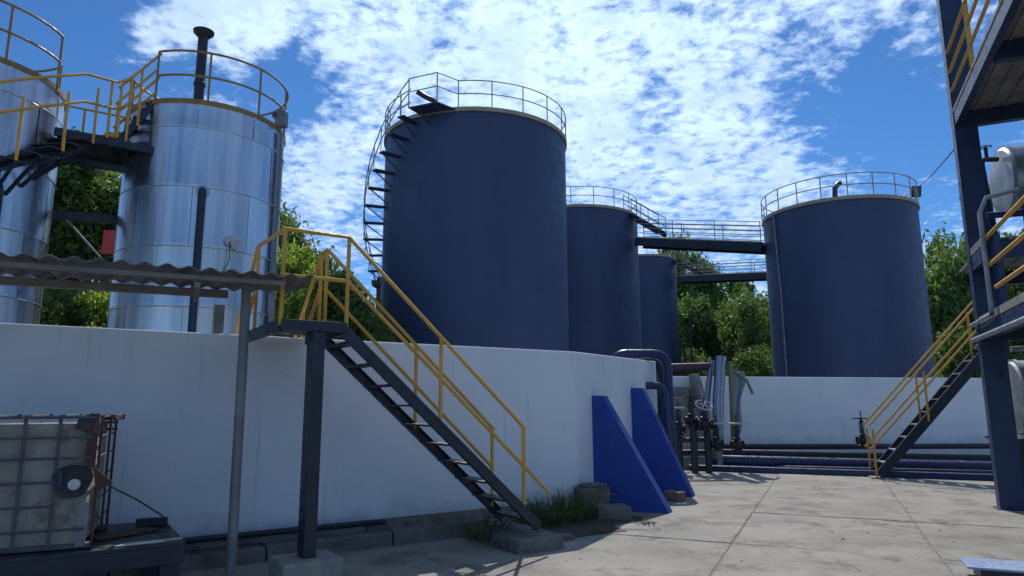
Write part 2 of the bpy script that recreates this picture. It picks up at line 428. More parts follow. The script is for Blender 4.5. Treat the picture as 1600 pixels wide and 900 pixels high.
# ------------------------------------------------------------------ near white bund wall
K = Vector((.95, 10.25, 0)); D2 = Vector((math.sin(R(27)), math.cos(R(27)), 0)); N2 = Vector((D2.y, -D2.x, 0))
L1, _, _ = frame(K, WD)
TH = .26; WH = 2.39
wall = thing('boundary_wall', 'long white rendered bund wall with dark streaks behind the metal stairs and pallet tank', 'wall', (-3, 7.6, 0))
def wall_body():
    # plan outline with a rounded corner; outer face first
    P0 = K - WD*13; P2 = K + D2*4.55
    outer = [P0] + bend(P0, K, P2, .07, 4) + [P2]
    inner_corner = K + WN*TH/1.0 - WD*.0
    inner = [P2 - N2*TH, K - N2*TH + D2*.12, P0 + WN*TH]
    poly = outer + inner
    h = [WH]*(len(outer)-1) + [WH+.10, WH+.10, WH, WH]
    mb = MB(); n = len(poly)
    mb.add([Vector((p.x, p.y, -.05)) for p in poly] + [Vector((p.x, p.y, h[i])) for i, p in enumerate(poly)],
           [tuple(range(n))[::-1], tuple(range(n, 2*n))] + [(i, (i+1) % n, n+(i+1) % n, n+i) for i in range(n)])
    return mb
wall_body().build('wall_face', M['wall'], wall, bevel=.02)
mb = MB()
for i in range(9):      # plinth in poured lengths, upper step
    s0, s1 = -13+i*1.42, -13+(i+1)*1.42-.015
    mb2 = MB(); z = .16+.015*math.sin(i*2.1)
    mb2.prism([L1(s0, -.42, -.04), L1(s1, -.42, -.04), L1(s1, -.40, z), L1(s0, -.40, z)], WN*.41)
    mb2.build('plinth', M['conc'], wall, bevel=.02)
for i in range(4):
    s0, s1 = -11.4+i*2.7, -11.4+(i+1)*2.7-.01
    mb2 = MB(); mb2.prism([L1(s0, -.2, .15), L1(s1, -.2, .15), L1(s1, -.16, .25), L1(s0, -.16, .25)], WN*.17)
    mb2.build('plinth_ledge', M['conc'], wall, bevel=.025)
mb = MB().tube([L1(-9, -.27, .275), L1(-6, -.27, .275), L1(-3.12, -.27, .26)], .033, 8)
tag(mb.build('drain_pipe', M['navy']), 'dark pipe lying along the ledge at the foot of the white wall', 'pipe')

# buttresses
def buttress(t0, foot, top, w_top, label):
    base = K + D2*t0
    n = Vector((math.sin(R(109)), math.cos(R(109)), 0))
    thd = Vector((math.sin(R(27)), math.cos(R(27)), 0))
    prof = [(-.08, -.04), (foot, -.04), (foot, .02), (w_top, top), (-.08, top)]
    poly = [base + n*x + Vector((0, 0, z)) for x, z in prof]
    mb = MB().prism(poly, thd*.23)
    o = mb.build('buttress', M['blue'], bevel=.012)
    tag(o, label, 'buttress', 'blue buttresses against the white wall')
buttress(.66, 1.12, 1.74, .17, 'nearer blue triangular concrete buttress, next to the broken blocks and wall corner')
buttress(2.72, 1.02, 1.90, .20, 'farther blue triangular concrete buttress, beside the blue bent pipes')

# blocks and rubble
def block(c, size, ang, label, name='concrete_block', m='conc', cat='block', group=None, jit=.012):
    rb = random.Random(hash((round(c[0], 2), round(c[1], 2))) & 0xffff)
    mb = MB().box(c, size, (math.cos(R(ang)), math.sin(R(ang))))
    for v in mb.v:
        v += Vector((rb.uniform(-jit, jit), rb.uniform(-jit, jit), rb.uniform(-jit, jit)*(v.z > c[2]+.01)))
    return tag(mb.build(name, M[m], bevel=.015), label, cat, group)
block((1.12, 10.22, -.02), (.46, .36, .44), 20, 'tall broken concrete block at the wall corner beside the grass', m='conc')
block((1.38, 9.95, -.02), (.50, .36, .22), 12, 'low wide concrete block in front of the nearer blue buttress', m='conc')
block((.56, 8.55, -.01), (.34, .15, .075), 18, 'loose grey paving brick lying on the sunlit edge of the yard', 'loose_brick', 'conc', 'brick')
block((2.72, 11.9, -.01), (.30, .24, .15), -40, 'small brick lump with a pale reddish top between the two buttresses', 'brick_lump', 'brick', 'brick', jit=.02)
block((1.16, 10.20, .42), (.38, .22, .05), 35, 'dark flat stone lying on top of the tall broken block', 'flat_stone', 'conc', 'stone')
mb = MB(); rr = random.Random(5)
cc = Vector((1.62, 9.32, 0)); ring = [cc+Vector((math.cos(a)*(.36+rr.uniform(-.08, .08)), math.sin(a)*(.26+rr.uniform(-.05, .05)), 0)) for a in [i*2*PI/11 for i in range(11)]]
mb.add([p for p in ring]+[p*1+Vector((0, 0, .025))+(cc-p)*.25 for p in ring]+[cc+Vector((0, 0, .04))], [(i, (i+1) % 11, 11+(i+1) % 11, 11+i) for i in range(11)]+[(11+i, 11+(i+1) % 11, 22) for i in range(11)])
tag(mb.build('dirt_patch', M['conc_l']), 'flat patch of dried mortar and dirt on the slab by the buttress shadow', 'dirt')

# metal box at lower right
bx = thing('metal_box', 'low dark metal box with a pale blue lid on the yard at the lower right', 'box', (4.52, 6.62, 0))
MB().box((4.55, 6.58, -.02), (.50, .40, .135), B).build('box_body', M['navy'], bx, bevel=.008)
MB().box((4.50, 6.60, .115), (.60, .47, .02), B).build('lid', M['lid'], bx, bevel=.005)

# ------------------------------------------------------------------ left metal stairs
O1 = Vector((-1.676, 6.813, 0)); S1, _, _ = frame(O1, WD)
st = thing('metal_stairs', 'black metal stairs with yellow handrails climbing the white wall to a small platform', 'stairs', (-1.9, 7.2, 0))
PZ = 2.42; RUN, FZ = 2.36, .30
def zt(s): return PZ - (PZ-FZ)*s/RUN
mb = MB()
mb.prism([S1(-.65, 0, PZ-.10), S1(0, 0, PZ-.10), S1(0, 0, PZ), S1(-.65, 0, PZ)], WN*-.045)      # front channel
mb.bar(S1(-.65, 0, PZ-.06), S1(-.65, 1.3, PZ-.06), .05, .12)
mb.bar(S1(0, .02, PZ-.06), S1(0, 1.3, PZ-.06), .05, .12)
mb.build('platform_frame', M['navy'], st, bevel=.004)
MB().hexa([S1(-.62, 0.02, PZ-.012), S1(-.03, 0.02, PZ-.012), S1(-.03, 1.35, PZ-.012), S1(-.62, 1.35, PZ-.012)],
          [S1(-.62, 0.02, PZ-.004), S1(-.03, 0.02, PZ-.004), S1(-.03, 1.35, PZ-.004), S1(-.62, 1.35, PZ-.004)]).build('platform_deck', M['navy'], st)
for n in (-.02, .75):
    mb = MB()
    d = (S1(RUN, n, FZ)-S1(0, n, PZ))
    p0, p1 = S1(-.02, n, PZ-.075), S1(RUN, n, FZ-.075)
    mb.bar(p0, p1, .012, .11)
    off = Vector((0, 0, 1)) - d.normalized()*d.normalized().z
    off.normalize()
    sg = WN*(.028 if n < 0.3 else -.028)
    mb.bar(p0+off*.051+sg, p1+off*.051+sg, .055, .010); mb.bar(p0-off*.051+sg, p1-off*.051+sg, .055, .010)
    mb.build('stringer', M['navy'], st)
for i in range(10):
    s_ = .10 + i*.235; z = zt(s_)-.10
    mb = MB().bar(S1(s_, 0.03, z), S1(s_, .72, z), .17, .022)
    mb.build('tread', M['navy'], st)
cf = MB().bar(S1(-.28, .06, .2), S1(-.28, .06, PZ-.11), .205, .12, WD).build('column', M['navy'], st, bevel=.004)
MB().box(S1(-.28, .06, -.03), (.56, .5, .235), WD).build('column_footing', M['conc_l'], cf, bevel=.02)
MB().prism([S1(RUN-.42, -.22, -.03), S1(RUN+.20, -.22, -.03), S1(RUN+.19, -.22, .155), S1(RUN-.42, -.22, .155)], WN*1.12).build('stair_footing', M['conc'], st, bevel=.02)
RR = .021
def rail(pts, name='handrail', par=st, r=RR, m='yellow'):
    return MB().tube(pts, r, 8).build(name, M[m], par)
def post(p, h, par=st, r=RR, m='yellow', name='rail_post', lean=None):
    p = Vector(p); return MB().tube([p, p+Vector((0, 0, h))], r, 8).build(name, M[m], par)
H1 = .89
# near side
rail([S1(-.65, 1.1, PZ+.93), S1(-.65, 1.06, PZ+.93), S1(-.65, .0, PZ+H1), S1(.0, 0, PZ+H1), S1(RUN-.18, 0, zt(RUN-.18)+H1-.02)])
rail([S1(-.65, 0, PZ+.43), S1(0, 0, PZ+.43)], 'mid_rail')
rail([S1(0, 0, PZ+.43), S1(RUN-.2, 0, zt(RUN-.2)+.43), S1(RUN+.16, 0, zt(RUN+.16)+.43)], 'mid_rail')
for s_ in (-.65, 0, 1.08, RUN-.2): post(S1(s_, 0, zt(max(s_, 0))-.06), H1+.05)
# far side
rail([S1(0.02, .75, PZ+.91), S1(RUN-.13, .75, zt(RUN-.13)+.88)])
rail([S1(0.0, .75, PZ+.47), S1(RUN-.15, .75, zt(RUN-.15)+.40)], 'mid_rail')
for s_ in (.02, 1.14, RUN-.16): post(S1(s_, .75, zt(max(s_, 0))-.06), H1+.06)
# rails that go on over the wall and down inside
for s_ in (-.65, .02):
    top = PZ+.93
    n0 = 1.06 if s_ < 0 else .95
    if s_ > 0: rail([S1(s_, .76, PZ+.91), S1(s_, n0, top-.03), S1(s_, n0+1.0, top-1.0)])
    else: rail([S1(s_, 1.1, top), S1(s_, 2.2, top-1.1)])
    rail([S1(s_, n0+.02, PZ+.48), S1(s_, n0+.8, PZ-.30)], 'mid_rail')
    post(S1(s_, n0, PZ-.05), H1+.04); post(S1(s_, n0+.62, PZ-.6), H1+.02)

# grass tufts
def tuft(c, n, h, spread, label, seed, lean=.5):
    rg = random.Random(seed); mb = MB()
    for i in range(n):
        a = rg.uniform(0, 2*PI); r = spread*math.sqrt(rg.random())
        p = Vector((c[0]+r*math.cos(a), c[1]+r*math.sin(a)*.7, c[2]))
        hh = h*rg.uniform(.45, 1.1); d = Vector((math.cos(a+rg.uniform(-.8, .8)), math.sin(a+rg.uniform(-.8, .8)), 0))*hh*rg.uniform(.2, 1.5)*lean
        wv = Vector((-d.y, d.x, 0)).normalized()*rg.uniform(.004, .009); vs = []
        for k in range(6):
            q = k/5; pp = p + d*q**1.6*1.3 + Vector((0, 0, hh*(q-.45*q**3)))
            ww = wv*(1-q**2)*1.0 + wv*.02
            vs += [pp-ww, pp+ww]
        mb.add(vs, [(2*k, 2*k+1, 2*k+3, 2*k+2) for k in range(5)], True)
    o = tag(mb.build('grass_tuft', M['grass']), label, 'grass', 'grass growing at the foot of the wall'); o['kind'] = 'stuff'; return o
tuft((.62, 9.62, 0), 260, .74, .46, 'biggest tuft of tall grass at the wall corner beside the blocks', 4)
tuft((.28, 9.25, 0), 110, .55, .28, 'grass tuft just right of the stair foot against the wall', 5)
tuft((-.32, 8.35, .05), 80, .5, .26, 'tuft of long drooping grass under the lower steps', 6, 1.0)
tuft((1.75, 9.35, .02), 26, .09, .14, 'tiny green weed on the dried mortar patch in the sun', 7)

mb = MB(); rr = random.Random(12); N_ = 28; cc = L1(-.55, -.62, 0)
ro = []
for i in range(N_):
    a = i*2*PI/N_; q = 1+rr.uniform(-.14, .14)
    ro.append(cc + WD*math.cos(a)*1.25*q + WN*math.sin(a)*.62*q)
mb.add([p+Vector((0, 0, .006)) for p in ro]+[cc+(p-cc)*.62+Vector((0, 0, .035+rr.uniform(-.01, .015))) for p in ro]+[cc+Vector((0, 0, .06))], [(i, (i+1) % N_, N_+(i+1) % N_, N_+i) for i in range(N_)]+[(N_+i, N_+(i+1) % N_, 2*N_) for i in range(N_)], True)
o = mb.build('dirt', M['dirt']); o['kind'] = 'structure'

mb = MB(); rr = random.Random(21)
for i in range(420):
    if i < 230: p = L1(rr.uniform(-4.5, .3), -.45-abs(rr.gauss(0, .30)), .002)
    elif i < 330: p = A*(17.2-abs(rr.gauss(0, .25)))+B*rr.uniform(-2.2, 3.2)
    else: p = A*rr.uniform(6, 16)+B*rr.uniform(-3, 4)
    r_ = rr.uniform(.005, .016)*(1.6 if rr.random() < .08 else 1)
    q = [p+Vector((math.cos(a)*r_*rr.uniform(.7, 1.3), math.sin(a)*r_*rr.uniform(.7, 1.3), 0)) for a in (0, 1.25, 2.5, 3.8, 5.0)]
    mb.add(q+[(p.x+rr.uniform(-.3, .3)*r_, p.y, p.z+r_*rr.uniform(.5, 1))], [(0, 1, 5), (1, 2, 5), (2, 3, 5), (3, 4, 5), (4, 0, 5)])
o = mb.build('loose_stones', M['conc_l'], origin=(0, 0, 0)); o['kind'] = 'stuff'

# ------------------------------------------------------------------ canopy over the pallet tank
ca = thing('lean_to_canopy', 'long grey corrugated canopy on a slim post in front of the left silver tanks', 'canopy', (-3.2, 6.4, 0))
C0 = Vector((-4.10, 5.30, 0)); CD = (Vector((-1.97, 6.31, 0))-C0).normalized(); CL, _, CN = frame(C0, CD)
lam = .172
def corrug(s0, s1, zoff):
    mb = MB(); k = int((s1-s0)/lam*9); top = []; 
    for i in range(k+1):
        s_ = s0 + (s1-s0)*i/k; hz = .017*math.cos(2*PI*s_/lam)
        for n, z in ((-.06, 2.80), (.55, 2.815), (1.18, 2.83)):
            top.append(CL(s_, n, z+hz+zoff))
    lo = [p-Vector((0, 0, .007)) for p in top]; K3 = len(top)
    f = []
    for i in range(k):
        for j in range(2):
            a = i*3+j; f += [(a, a+3, a+4, a+1), (K3+a+1, K3+a+4, K3+a+3, K3+a)]
        f += [(i*3, K3+i*3, K3+i*3+3, i*3+3), (i*3+2, i*3+5, K3+i*3+5, K3+i*3+2)]
    f += [(0, 1, K3+1, K3), (1, 2, K3+2, K3+1)]; e = k*3
    f += [(e+1, e, K3+e, K3+e+1), (e+2, e+1, K3+e+1, K3+e+2)]
    mb.add(top+lo, f, True); return mb
for i in range(5):
    s0 = -3.2+i*1.12; corrug(s0, s0+1.16, .008*(i % 2)).build('corrugated_sheet', M['fibre'], ca, sharp=70)
MB().bar(CL(-3.2, .06, 2.735), CL(2.2, .06, 2.735), .05, .04).build('edge_beam', M['timber'], ca, bevel=.003)
MB().bar(CL(-3.2, 1.05, 2.75), CL(1.75, 1.05, 2.75), .06, .08).build('rear_beam', M['timber'], ca, bevel=.003)
for s_ in (-2.2, -.5, 1.45): MB().bar(CL(s_, 0, 2.66), CL(s_, 1.12, 2.68), .05, .05).build('cross_beam', M['timber'], ca, bevel=.003)
cp = MB().tube([(-2.66, 6.75, -.03), (-2.68, 6.75, 2.775)], .048, 12).build('post', M['galv'], ca)
MB().lathe((-2.66, 6.75, -.02), (0, 0, 1), [(.085, 0), (.085, .05), (.05, .06)], 14).build('post_base', M['galv'], cp)
wp = L1(-5.02, .13, 2.385)
MB().bar(wp, wp+Vector((0, 0, .34)), .105, .105, WD).build('wall_post', M['timber'], ca, bevel=.006)

# ------------------------------------------------------------------ stand and pallet tank
sd = thing('steel_stand', 'heavy dark steel stand under the caged pallet tank', 'stand', (-3.6, 6.0, 0))
T0 = Vector((-2.70, 5.87, 0)); TL, _, _ = frame(T0, WD)
mb = MB().prism([TL(-2.9, 0, .47), TL(0, 0, .47), TL(0, 1.30, .47), TL(-2.9, 1.30, .47)], (0, 0, .03)); mb.build('stand_top', M['navy'], sd, bevel=.004)
for p, q in (((-2.9, .03), (0, .03)), ((-.03, .06), (-.03, 1.28)), ((-2.9, 1.27), (-.06, 1.27))):
    MB().bar(TL(*p, .40), TL(*q, .40), .06, .139).build('stand_beam', M['navy'], sd, bevel=.003)
for s_, n in ((-.1, .1), (-.1, 1.2), (-2.7, .1), (-2.7, 1.2)): MB().box(TL(s_, n, -.03), (.15, .13, .359), WD).build('leg', M['navy'], sd, bevel=.003)
ib = thing('caged_tank', 'dirty white plastic pallet tank in a steel cage with a torn corner', 'tank', (-3.8, 5.8, .5))
I0 = Vector((-3.33, 5.585, 0)); IL, ID, IN = frame(I0, (.914, .407, 0))
BZ, TZ = .505, 1.525
mb = MB()
ns, nz = 16, 12; sx0, sx1 = -1.15, -.05
rb = random.Random(9)
def bottle_pt(i, k, n):
    s_ = sx0+(sx1-sx0)*i/ns; z = BZ+.04+(TZ-BZ-.10)*k/nz
    d = .012*math.sin(i*PI/2)*math.sin(k*PI/2) + rb.uniform(-.006, .006)
    dent = .05*math.exp(-(((s_+.16)/.14)**2+((z-1.13)/.14)**2))
    return IL(s_, n+d+dent, z)
vs = [bottle_pt(i, k, .035) for k in range(nz+1) for i in range(ns+1)]
fs = [(k*(ns+1)+i, k*(ns+1)+i+1, (k+1)*(ns+1)+i+1, (k+1)*(ns+1)+i) for k in range(nz) for i in range(ns)]
mb.add(vs, fs, True)
back = [IL(sx0, .93, BZ+.04), IL(sx1, .93, BZ+.04), IL(sx1, .93, TZ-.06), IL(sx0, .93, TZ-.06)]
fr = [IL(sx0, .05, BZ+.04), IL(sx1, .05, BZ+.04), IL(sx1, .05, TZ-.06), IL(sx0, .05, TZ-.06)]
mb.hexa(fr, back)
mb.build('plastic_bottle', M['ibc'], ib)
def tb(p, q, r=.0095, n='cage_bar', m='cage'): return MB().tube([p, q], r, 6).build(n, M[m], ib)
for s_ in (-.27, -.50, -.73, -.96, -1.17):
    MB().bar(IL(s_, -.012, BZ+.03), IL(s_, -.012, TZ+.01), .026, .014, IN).build('cage_bar', M['cage'], ib)
    MB().tube([IL(s_, .0, TZ), IL(s_, .95, TZ)], .010, 6).build('cage_bar', M['cage'], ib)
for z in (.66, .84, 1.02, 1.20, 1.36, TZ-.01):
    end = -.03 if z not in (1.02, .84) else -.26
    tb(IL(-1.2, -.015, z), IL(end, -.03, z), .0105)
    tb(IL(0.0, .04, z), IL(0.0, .97, z), .0085)
for n in (0.02, .58, .97):
    tb(IL(0.012, n, BZ), IL(0.012, n, TZ), .011, m='rust')
MB().bar(IL(-.045, -.005, 1.12), IL(-.045, -.005, TZ+.02), .075, .02, IN).build('corner_plate', M['rust'], ib, bevel=.003)
MB().bar(IL(-.06, -.005, BZ+.02), IL(-.06, -.005, .86), .07, .02, IN).build('corner_plate', M['galv'], ib, bevel=.003)
mb = MB(); 
ringp = [IL(-.15+.135*math.cos(a)*(1+.12*math.sin(3*a)), -.03-.012*math.sin(2*a), 1.02+.14*math.sin(a)*(1+.1*math.cos(2*a))) for a in [i*2*PI/20 for i in range(20)]]
ctr = IL(-.15, -.005, 1.02)
mb.add(ringp+[p+IN*.02 for p in ringp]+[ctr], [(i, (i+1) % 20, 40) for i in range(20)]+[(i, 20+i, 20+(i+1) % 20, (i+1) % 20) for i in range(20)], True)
mb.build('torn_guard', M['black'], ib)  # black colour carries the shade inside this shallow recess
MB().prism([IL(-.02, -.035, 1.14), IL(.13, -.03, 1.00), IL(.02, -.04, .93)], IN*.012).build('torn_flap', M['rust'], ib)
MB().lathe(IL(-.13, -.02, 1.0), -IN, [(.042, 0), (.042, .05), (.03, .055)], 18).build('drain_cap', M['gauge'], ib)
MB().bar(IL(-.225, -.05, .985), IL(-.23, -.05, 1.11), .028, .02, WN).build('valve_handle', M['navy_pipe'], ib, bevel=.004)
for n in (.06, .9): MB().bar(IL(-1.2, n, BZ+.02), IL(.01, n, BZ+.02), .1, .035).build('pallet_runner', M['cage'], ib, bevel=.004)
MB().prism([IL(-.17, -.03, TZ-.10), IL(-.05, -.03, TZ-.12), IL(-.05, -.03, TZ+.0), IL(-.15, -.03, TZ-.02)], IN*.03).build('top_plate', M['black'], ib, bevel=.004)
for z in (TZ-.02, TZ-.07, TZ-.13): MB().bar(IL(-.09, -.02, z+.02), IL(.015, .98, z), .03, .022).build('top_rail', M['rust'], ib)
MB().bar(IL(-.01, .62, TZ-.02), IL(.03, 1.0, TZ-.02), .10, .05).build('corner_cap', M['rust'], ib, bevel=.01)
# loose things and a painted-in sun sliver on the stand
tag(MB().tube([IL(.02, .02, 1.02), IL(.28, .45, .80), TL(-.1, .75, .62), TL(-.06, .5, .53)], .007, 6).build('cable', M['rubber']), 'thin black cable hanging from the pallet tank down to the steel stand', 'cable')
def debris(c, l, w_, ang, label, name, m, z=.5, h=.02):
    o = MB().box((c.x, c.y, z+.003), (l, w_, h), (math.cos(R(ang)), math.sin(R(ang)))).build(name, M[m], bevel=.004); return tag(o, label, 'scrap')
debris(TL(-.42, .62, 0), .55, .22, 60, 'dark scrap board lying on the stand beside the pallet tank', 'scrap_board', 'rust')
debris(TL(-.33, .06, 0), .36, .03, 35, 'white strip painted in for a sliver of sun along the front edge of the stand', 'sun_sliver', 'white_metal', h=.012)  # thin white bar stands in for a sliver of sunlight
debris(TL(-.15, .98, 0), .26, .08, 20, 'short bent scrap bracket at the back corner of the stand', 'scrap_bracket', 'black', h=.07)

# ------------------------------------------------------------------ clad tanks on the left
def clad_tank(c, label, group, gaps, seed):
    H, Rt = 7.1, 1.46
    tk = thing('storage_tank', label, 'tank', (c.x, c.y, 0), group)
    rg = random.Random(seed)
    MB().lathe((c.x, c.y, 0), (0, 0, 1), [(Rt-.03, 0), (Rt-.03, H-.05), (.2, H+.10), (.01, H+.1)], 48).build('shell', M['dull_al'], tk)
    NP = 9; rows = [0, 1.15, 2.25, 3.32, 4.40, 5.50, 6.62, H-.02]
    for ri in range(len(rows)-1):
        z0, z1 = rows[ri]+.006, rows[ri+1]-.006
        off = (ri % 2)*PI/NP + seed*.13
        proto = None
        for k in range(NP):
            a0 = 2*PI*k/NP+off; wid = 2*PI/NP-.004
            if proto is None:
                mb = MB(); ks = 10; vs = []
                for rr_, zz in ((Rt, z0), (Rt+.004, z0+.03), (Rt, z0+.06), (Rt, (z0+z1)/2), (Rt, z1-.03), (Rt+.004, z1), (Rt-.02, z1)):
                    for i in range(ks+1):
                        a = wid*i/ks
                        e = .005 if i in (0,) else 0
                        vs.append((c.x+(rr_+e)*math.cos(a), c.y+(rr_+e)*math.sin(a), zz))
                q = ks+1
                mb.add(vs, [(j*q+i, j*q+i+1, (j+1)*q+i+1, (j+1)*q+i) for j in range(6) for i in range(ks)], True)
                proto = mb.build('cladding_panel', M['clad'], tk); proto.rotation_euler.z = a0; o = proto
            else: o = share(proto, tk, (0, 0, 0), a0)
            o.rotation_euler.x = rg.gauss(0, .0006); o.rotation_euler.z += rg.gauss(0, .002)
            o.location = (rg.gauss(0, .002), rg.gauss(0, .002), 0)
    for z in rows[1:-1]:
        MB().tube(arc(c, Rt+.006, 0, 2*PI, z, 64)[:-1], .009, 6, closed=True).build('joint_band', M['dull_al'], tk)
    # yellow rim kerb
    mb = MB(); pr_ = [(Rt+.015, H-.03), (Rt+.03, H-.03), (Rt+.03, H+.06), (Rt+.015, H+.06)]; n = 64; vs = []
    for r_, z in pr_:
        for k in range(n): vs.append((c.x+r_*math.cos(2*PI*k/n), c.y+r_*math.sin(2*PI*k/n), z))
    mb.add(vs, [(j*n+k, j*n+(k+1) % n, ((j+1) % 4)*n+(k+1) % n, ((j+1) % 4)*n+k) for j in range(4) for k in range(n)], True)
    mb.build('rim_kerb', M['backlit_yellow'], tk, sharp=30)
    # guard rail with an opening where the landing arrives
    g0, g1 = gaps
    for z, nm in ((H+1.0, 'guard_rail'), (H+.52, 'guard_mid_rail')):
        MB().tube(arc(c, Rt+.02, g1, g0+2*PI, z, 48), .022, 8).build(nm, M['backlit_yellow'], tk)
    npst = 9
    for i in range(npst):
        a = g1 + (g0+2*PI-g1)*i/(npst-1)
        p = Vector((c.x+(Rt+.02)*math.cos(a), c.y+(Rt+.02)*math.sin(a), H))
        MB().tube([p, p+Vector((0, 0, 1.0))], .021, 8).build('guard_post', M['backlit_yellow'], tk)
    return tk
T2 = Vector((-6.18, 13.12, 0)); T1 = T2 - WD*3.93
H = 7.1
tk2 = clad_tank(T2, 'shiny aluminium clad tank with a tall black vent pipe on its roof', 'insulated silver tanks', (R(192), R(256)), 1)
tk1 = clad_tank(T1, 'shiny aluminium clad tank at the left edge, wrapped by stairs', 'insulated silver tanks', (R(8), R(60)), 2)
# roof fittings
v0 = Vector((-6.45, 13.12, 0))
vp = MB().lathe((v0.x, v0.y, H), (0, 0, 1), [(.10, 0), (.10, 2.10), (.20, 2.2), (.21, 2.25), (.12, 2.30), (.02, 2.32)], 20).build('vent_pipe', M['black'], tk2)
MB().lathe((v0.x, v0.y, H), (0, 0, 1), [(.108, 1.02), (.118, 1.03), (.118, 1.10), (.108, 1.11)], 20).build('vent_clamp', M['black'], vp)
mx = Vector((-5.85, 12.55, 0))
MB().lathe((mx.x, mx.y, H), (0, 0, 1), [(.16, 0), (.16, .22), (.13, .30), (.05, .33)], 18).build('roof_hatch', M['black'], tk2)
def onshell(c, ang, out=0.0, z=0.0): return Vector((c.x+(1.46+out)*math.cos(ang), c.y+(1.46+out)*math.sin(ang), z))
an = R(-66)
a_ = onshell(T2, an, 0.0, 5.42); b_ = onshell(T2, an, .18, 5.42); c_ = onshell(T2, an, .18, 2.0)
dp = MB().tube([a_]+bend(a_, b_, c_, .14)+[c_], .068, 12).build('down_pipe', M['navy'], tk2)
MB().lathe(a_, b_-a_, [(.12, -.01), (.12, .02), (.07, .025)], 18).build('pipe_collar', M['dull_al'], dp)
for an2, z, r_ in ((R(-41), 4.52, .105), (R(-46.5), 4.57, .085)):
    p = onshell(T2, an2, 0, z); dd = Vector((math.cos(an2), math.sin(an2), 0))
    gg = MB().lathe(p, dd, [(r_, 0), (r_, .06), (r_*.86, .065), (r_*.8, .05)], 22).build('gauge', M['gauge'], tk2)
    MB().lathe(p+dd*.051, dd, [(r_*.78, 0), (r_*.78, .004)], 20).build('gauge_face', M['dull_al'], gg)
p = onshell(T2, R(-46.5), .06, 4.55)
MB().tube([p, p+Vector((.02, -.01, -.35)), onshell(T2, R(-50), .02, 3.9), onshell(T2, R(-53), .02, 3.55)], .009, 6).build('gauge_cable', M['rubber'], tk2)
for da in (0, 2.2, 4.2):
    an3 = R(-6+da); MB().tube([onshell(T2, an3, .06, H-.05), onshell(T2, an3, .06, 1.5)], .018, 6).build('conduit', M['galv'], tk2)
p = onshell(T2, R(-8), .10, H+.02)
MB().box(p, (.22, .16, .34), (math.cos(R(-8)), math.sin(R(-8)))).build('lamp_box', M['galv'], tk2, bevel=.02)
MB().tube(arc((p.x, p.y), .16, R(120), R(240), H+.25, 8), .03, 6).build('lamp_arm', M['black'], tk2)
# tank 1 fittings
an = R(-31)
a_ = onshell(T1, an, 0.0, 5.02); b_ = onshell(T1, an, .30, 5.02); c_ = onshell(T1, an, .30, 2.0)
MB().tube([a_]+bend(a_, b_, c_, .2)+[c_], .10, 12).build('down_pipe', M['navy'], tk1)
for an2, z in ((R(-42), 4.55), (R(-45.5), 4.62)):
    p = onshell(T1, an2, 0, z); dd = Vector((math.cos(an2), math.sin(an2), 0))
    MB().lathe(p, dd, [(.09, 0), (.09, .13), (.075, .135)], 20).build('gauge', M['gauge'], tk1)
def handwheel(mb, c, axis, r):
    x, y, z = ax(axis); c = Vector(c)
    mb.tube([c+(x*math.cos(a)+y*math.sin(a))*r for a in [i*2*PI/18 for i in range(18)]], r*.09, 6, closed=True)
    for i in range(4):
        a = i*PI/2+.3; mb.tube([c, c+(x*math.cos(a)+y*math.sin(a))*r], r*.07, 5)
    mb.lathe(c-z*r*.12, z, [(r*.2, 0), (r*.2, r*.24)], 10)
p = onshell(T1, R(-44), .3, 2.5)
mb = MB(); handwheel(mb, p+Vector((0, 0, .18)), (0, 0, 1), .20); mb.tube([p+Vector((0, 0, -.3)), p+Vector((0, 0, .2))], .035, 8); mb.lathe(p+Vector((0, 0, -.25)), (0, 0, 1), [(.10, 0), (.10, .06), (.05, .1), (.05, .3)], 12)
mb.build('valve', M['black'], tk1)
# lower steel link between the two tanks with a diagonal rod
lk = thing('link_beam', 'black steel beam joining the two silver tanks below the landing', 'beam', (T1.x+1.6, T1.y+1, 5.0))
G, _, _ = frame(T2 - WD*3.75, WD)
MB().bar(G(1.22, .35, 5.08), G(2.42, .3, 5.12), .1, .16).build('beam', M['navy'], lk)
MB().tube([G(1.5, .3, 5.0), G(2.5, .25, 3.9)], .02, 6).build('brace_rod', M['galv'], lk)

# ------------------------------------------------------------------ landing and stairs between the silver tanks
ln = thing('tank_landing', 'black steel landing with curved yellow rails between the two silver tanks', 'landing', (T1.x+1.6, T1.y+1, 6.2))
LZ = 6.3
MB().prism([G(1.2, -.95, LZ-.02), G(2.32, -.95, LZ-.02), G(2.4, .55, LZ-.02), G(1.3, .55, LZ-.02)], (0, 0, .02)).build('deck', M['navy'], ln)
for p, q, hh in ((G(1.2, -.95, LZ-.085), G(2.72, -1.0, LZ-.125), .13), (G(1.4, .55, LZ-.085), G(2.55, .55, LZ-.085), .13), (G(1.45, -.9, LZ-.085), G(1.45, .5, LZ-.085), .12), (G(2.3, -.9, LZ-.085), G(2.3, .5, LZ-.085), .12), (G(1.3, -.4, LZ-.35), G(2.45, -.45, LZ-.40), .11)):
    MB().bar(p, q, .06, hh).build('beam', M['navy'], ln)
MB().bar(G(1.98, -.93, LZ+.05), G(2.28, -.93, LZ+.05), .012, .10).build('toe_board', M['yellow'], ln)
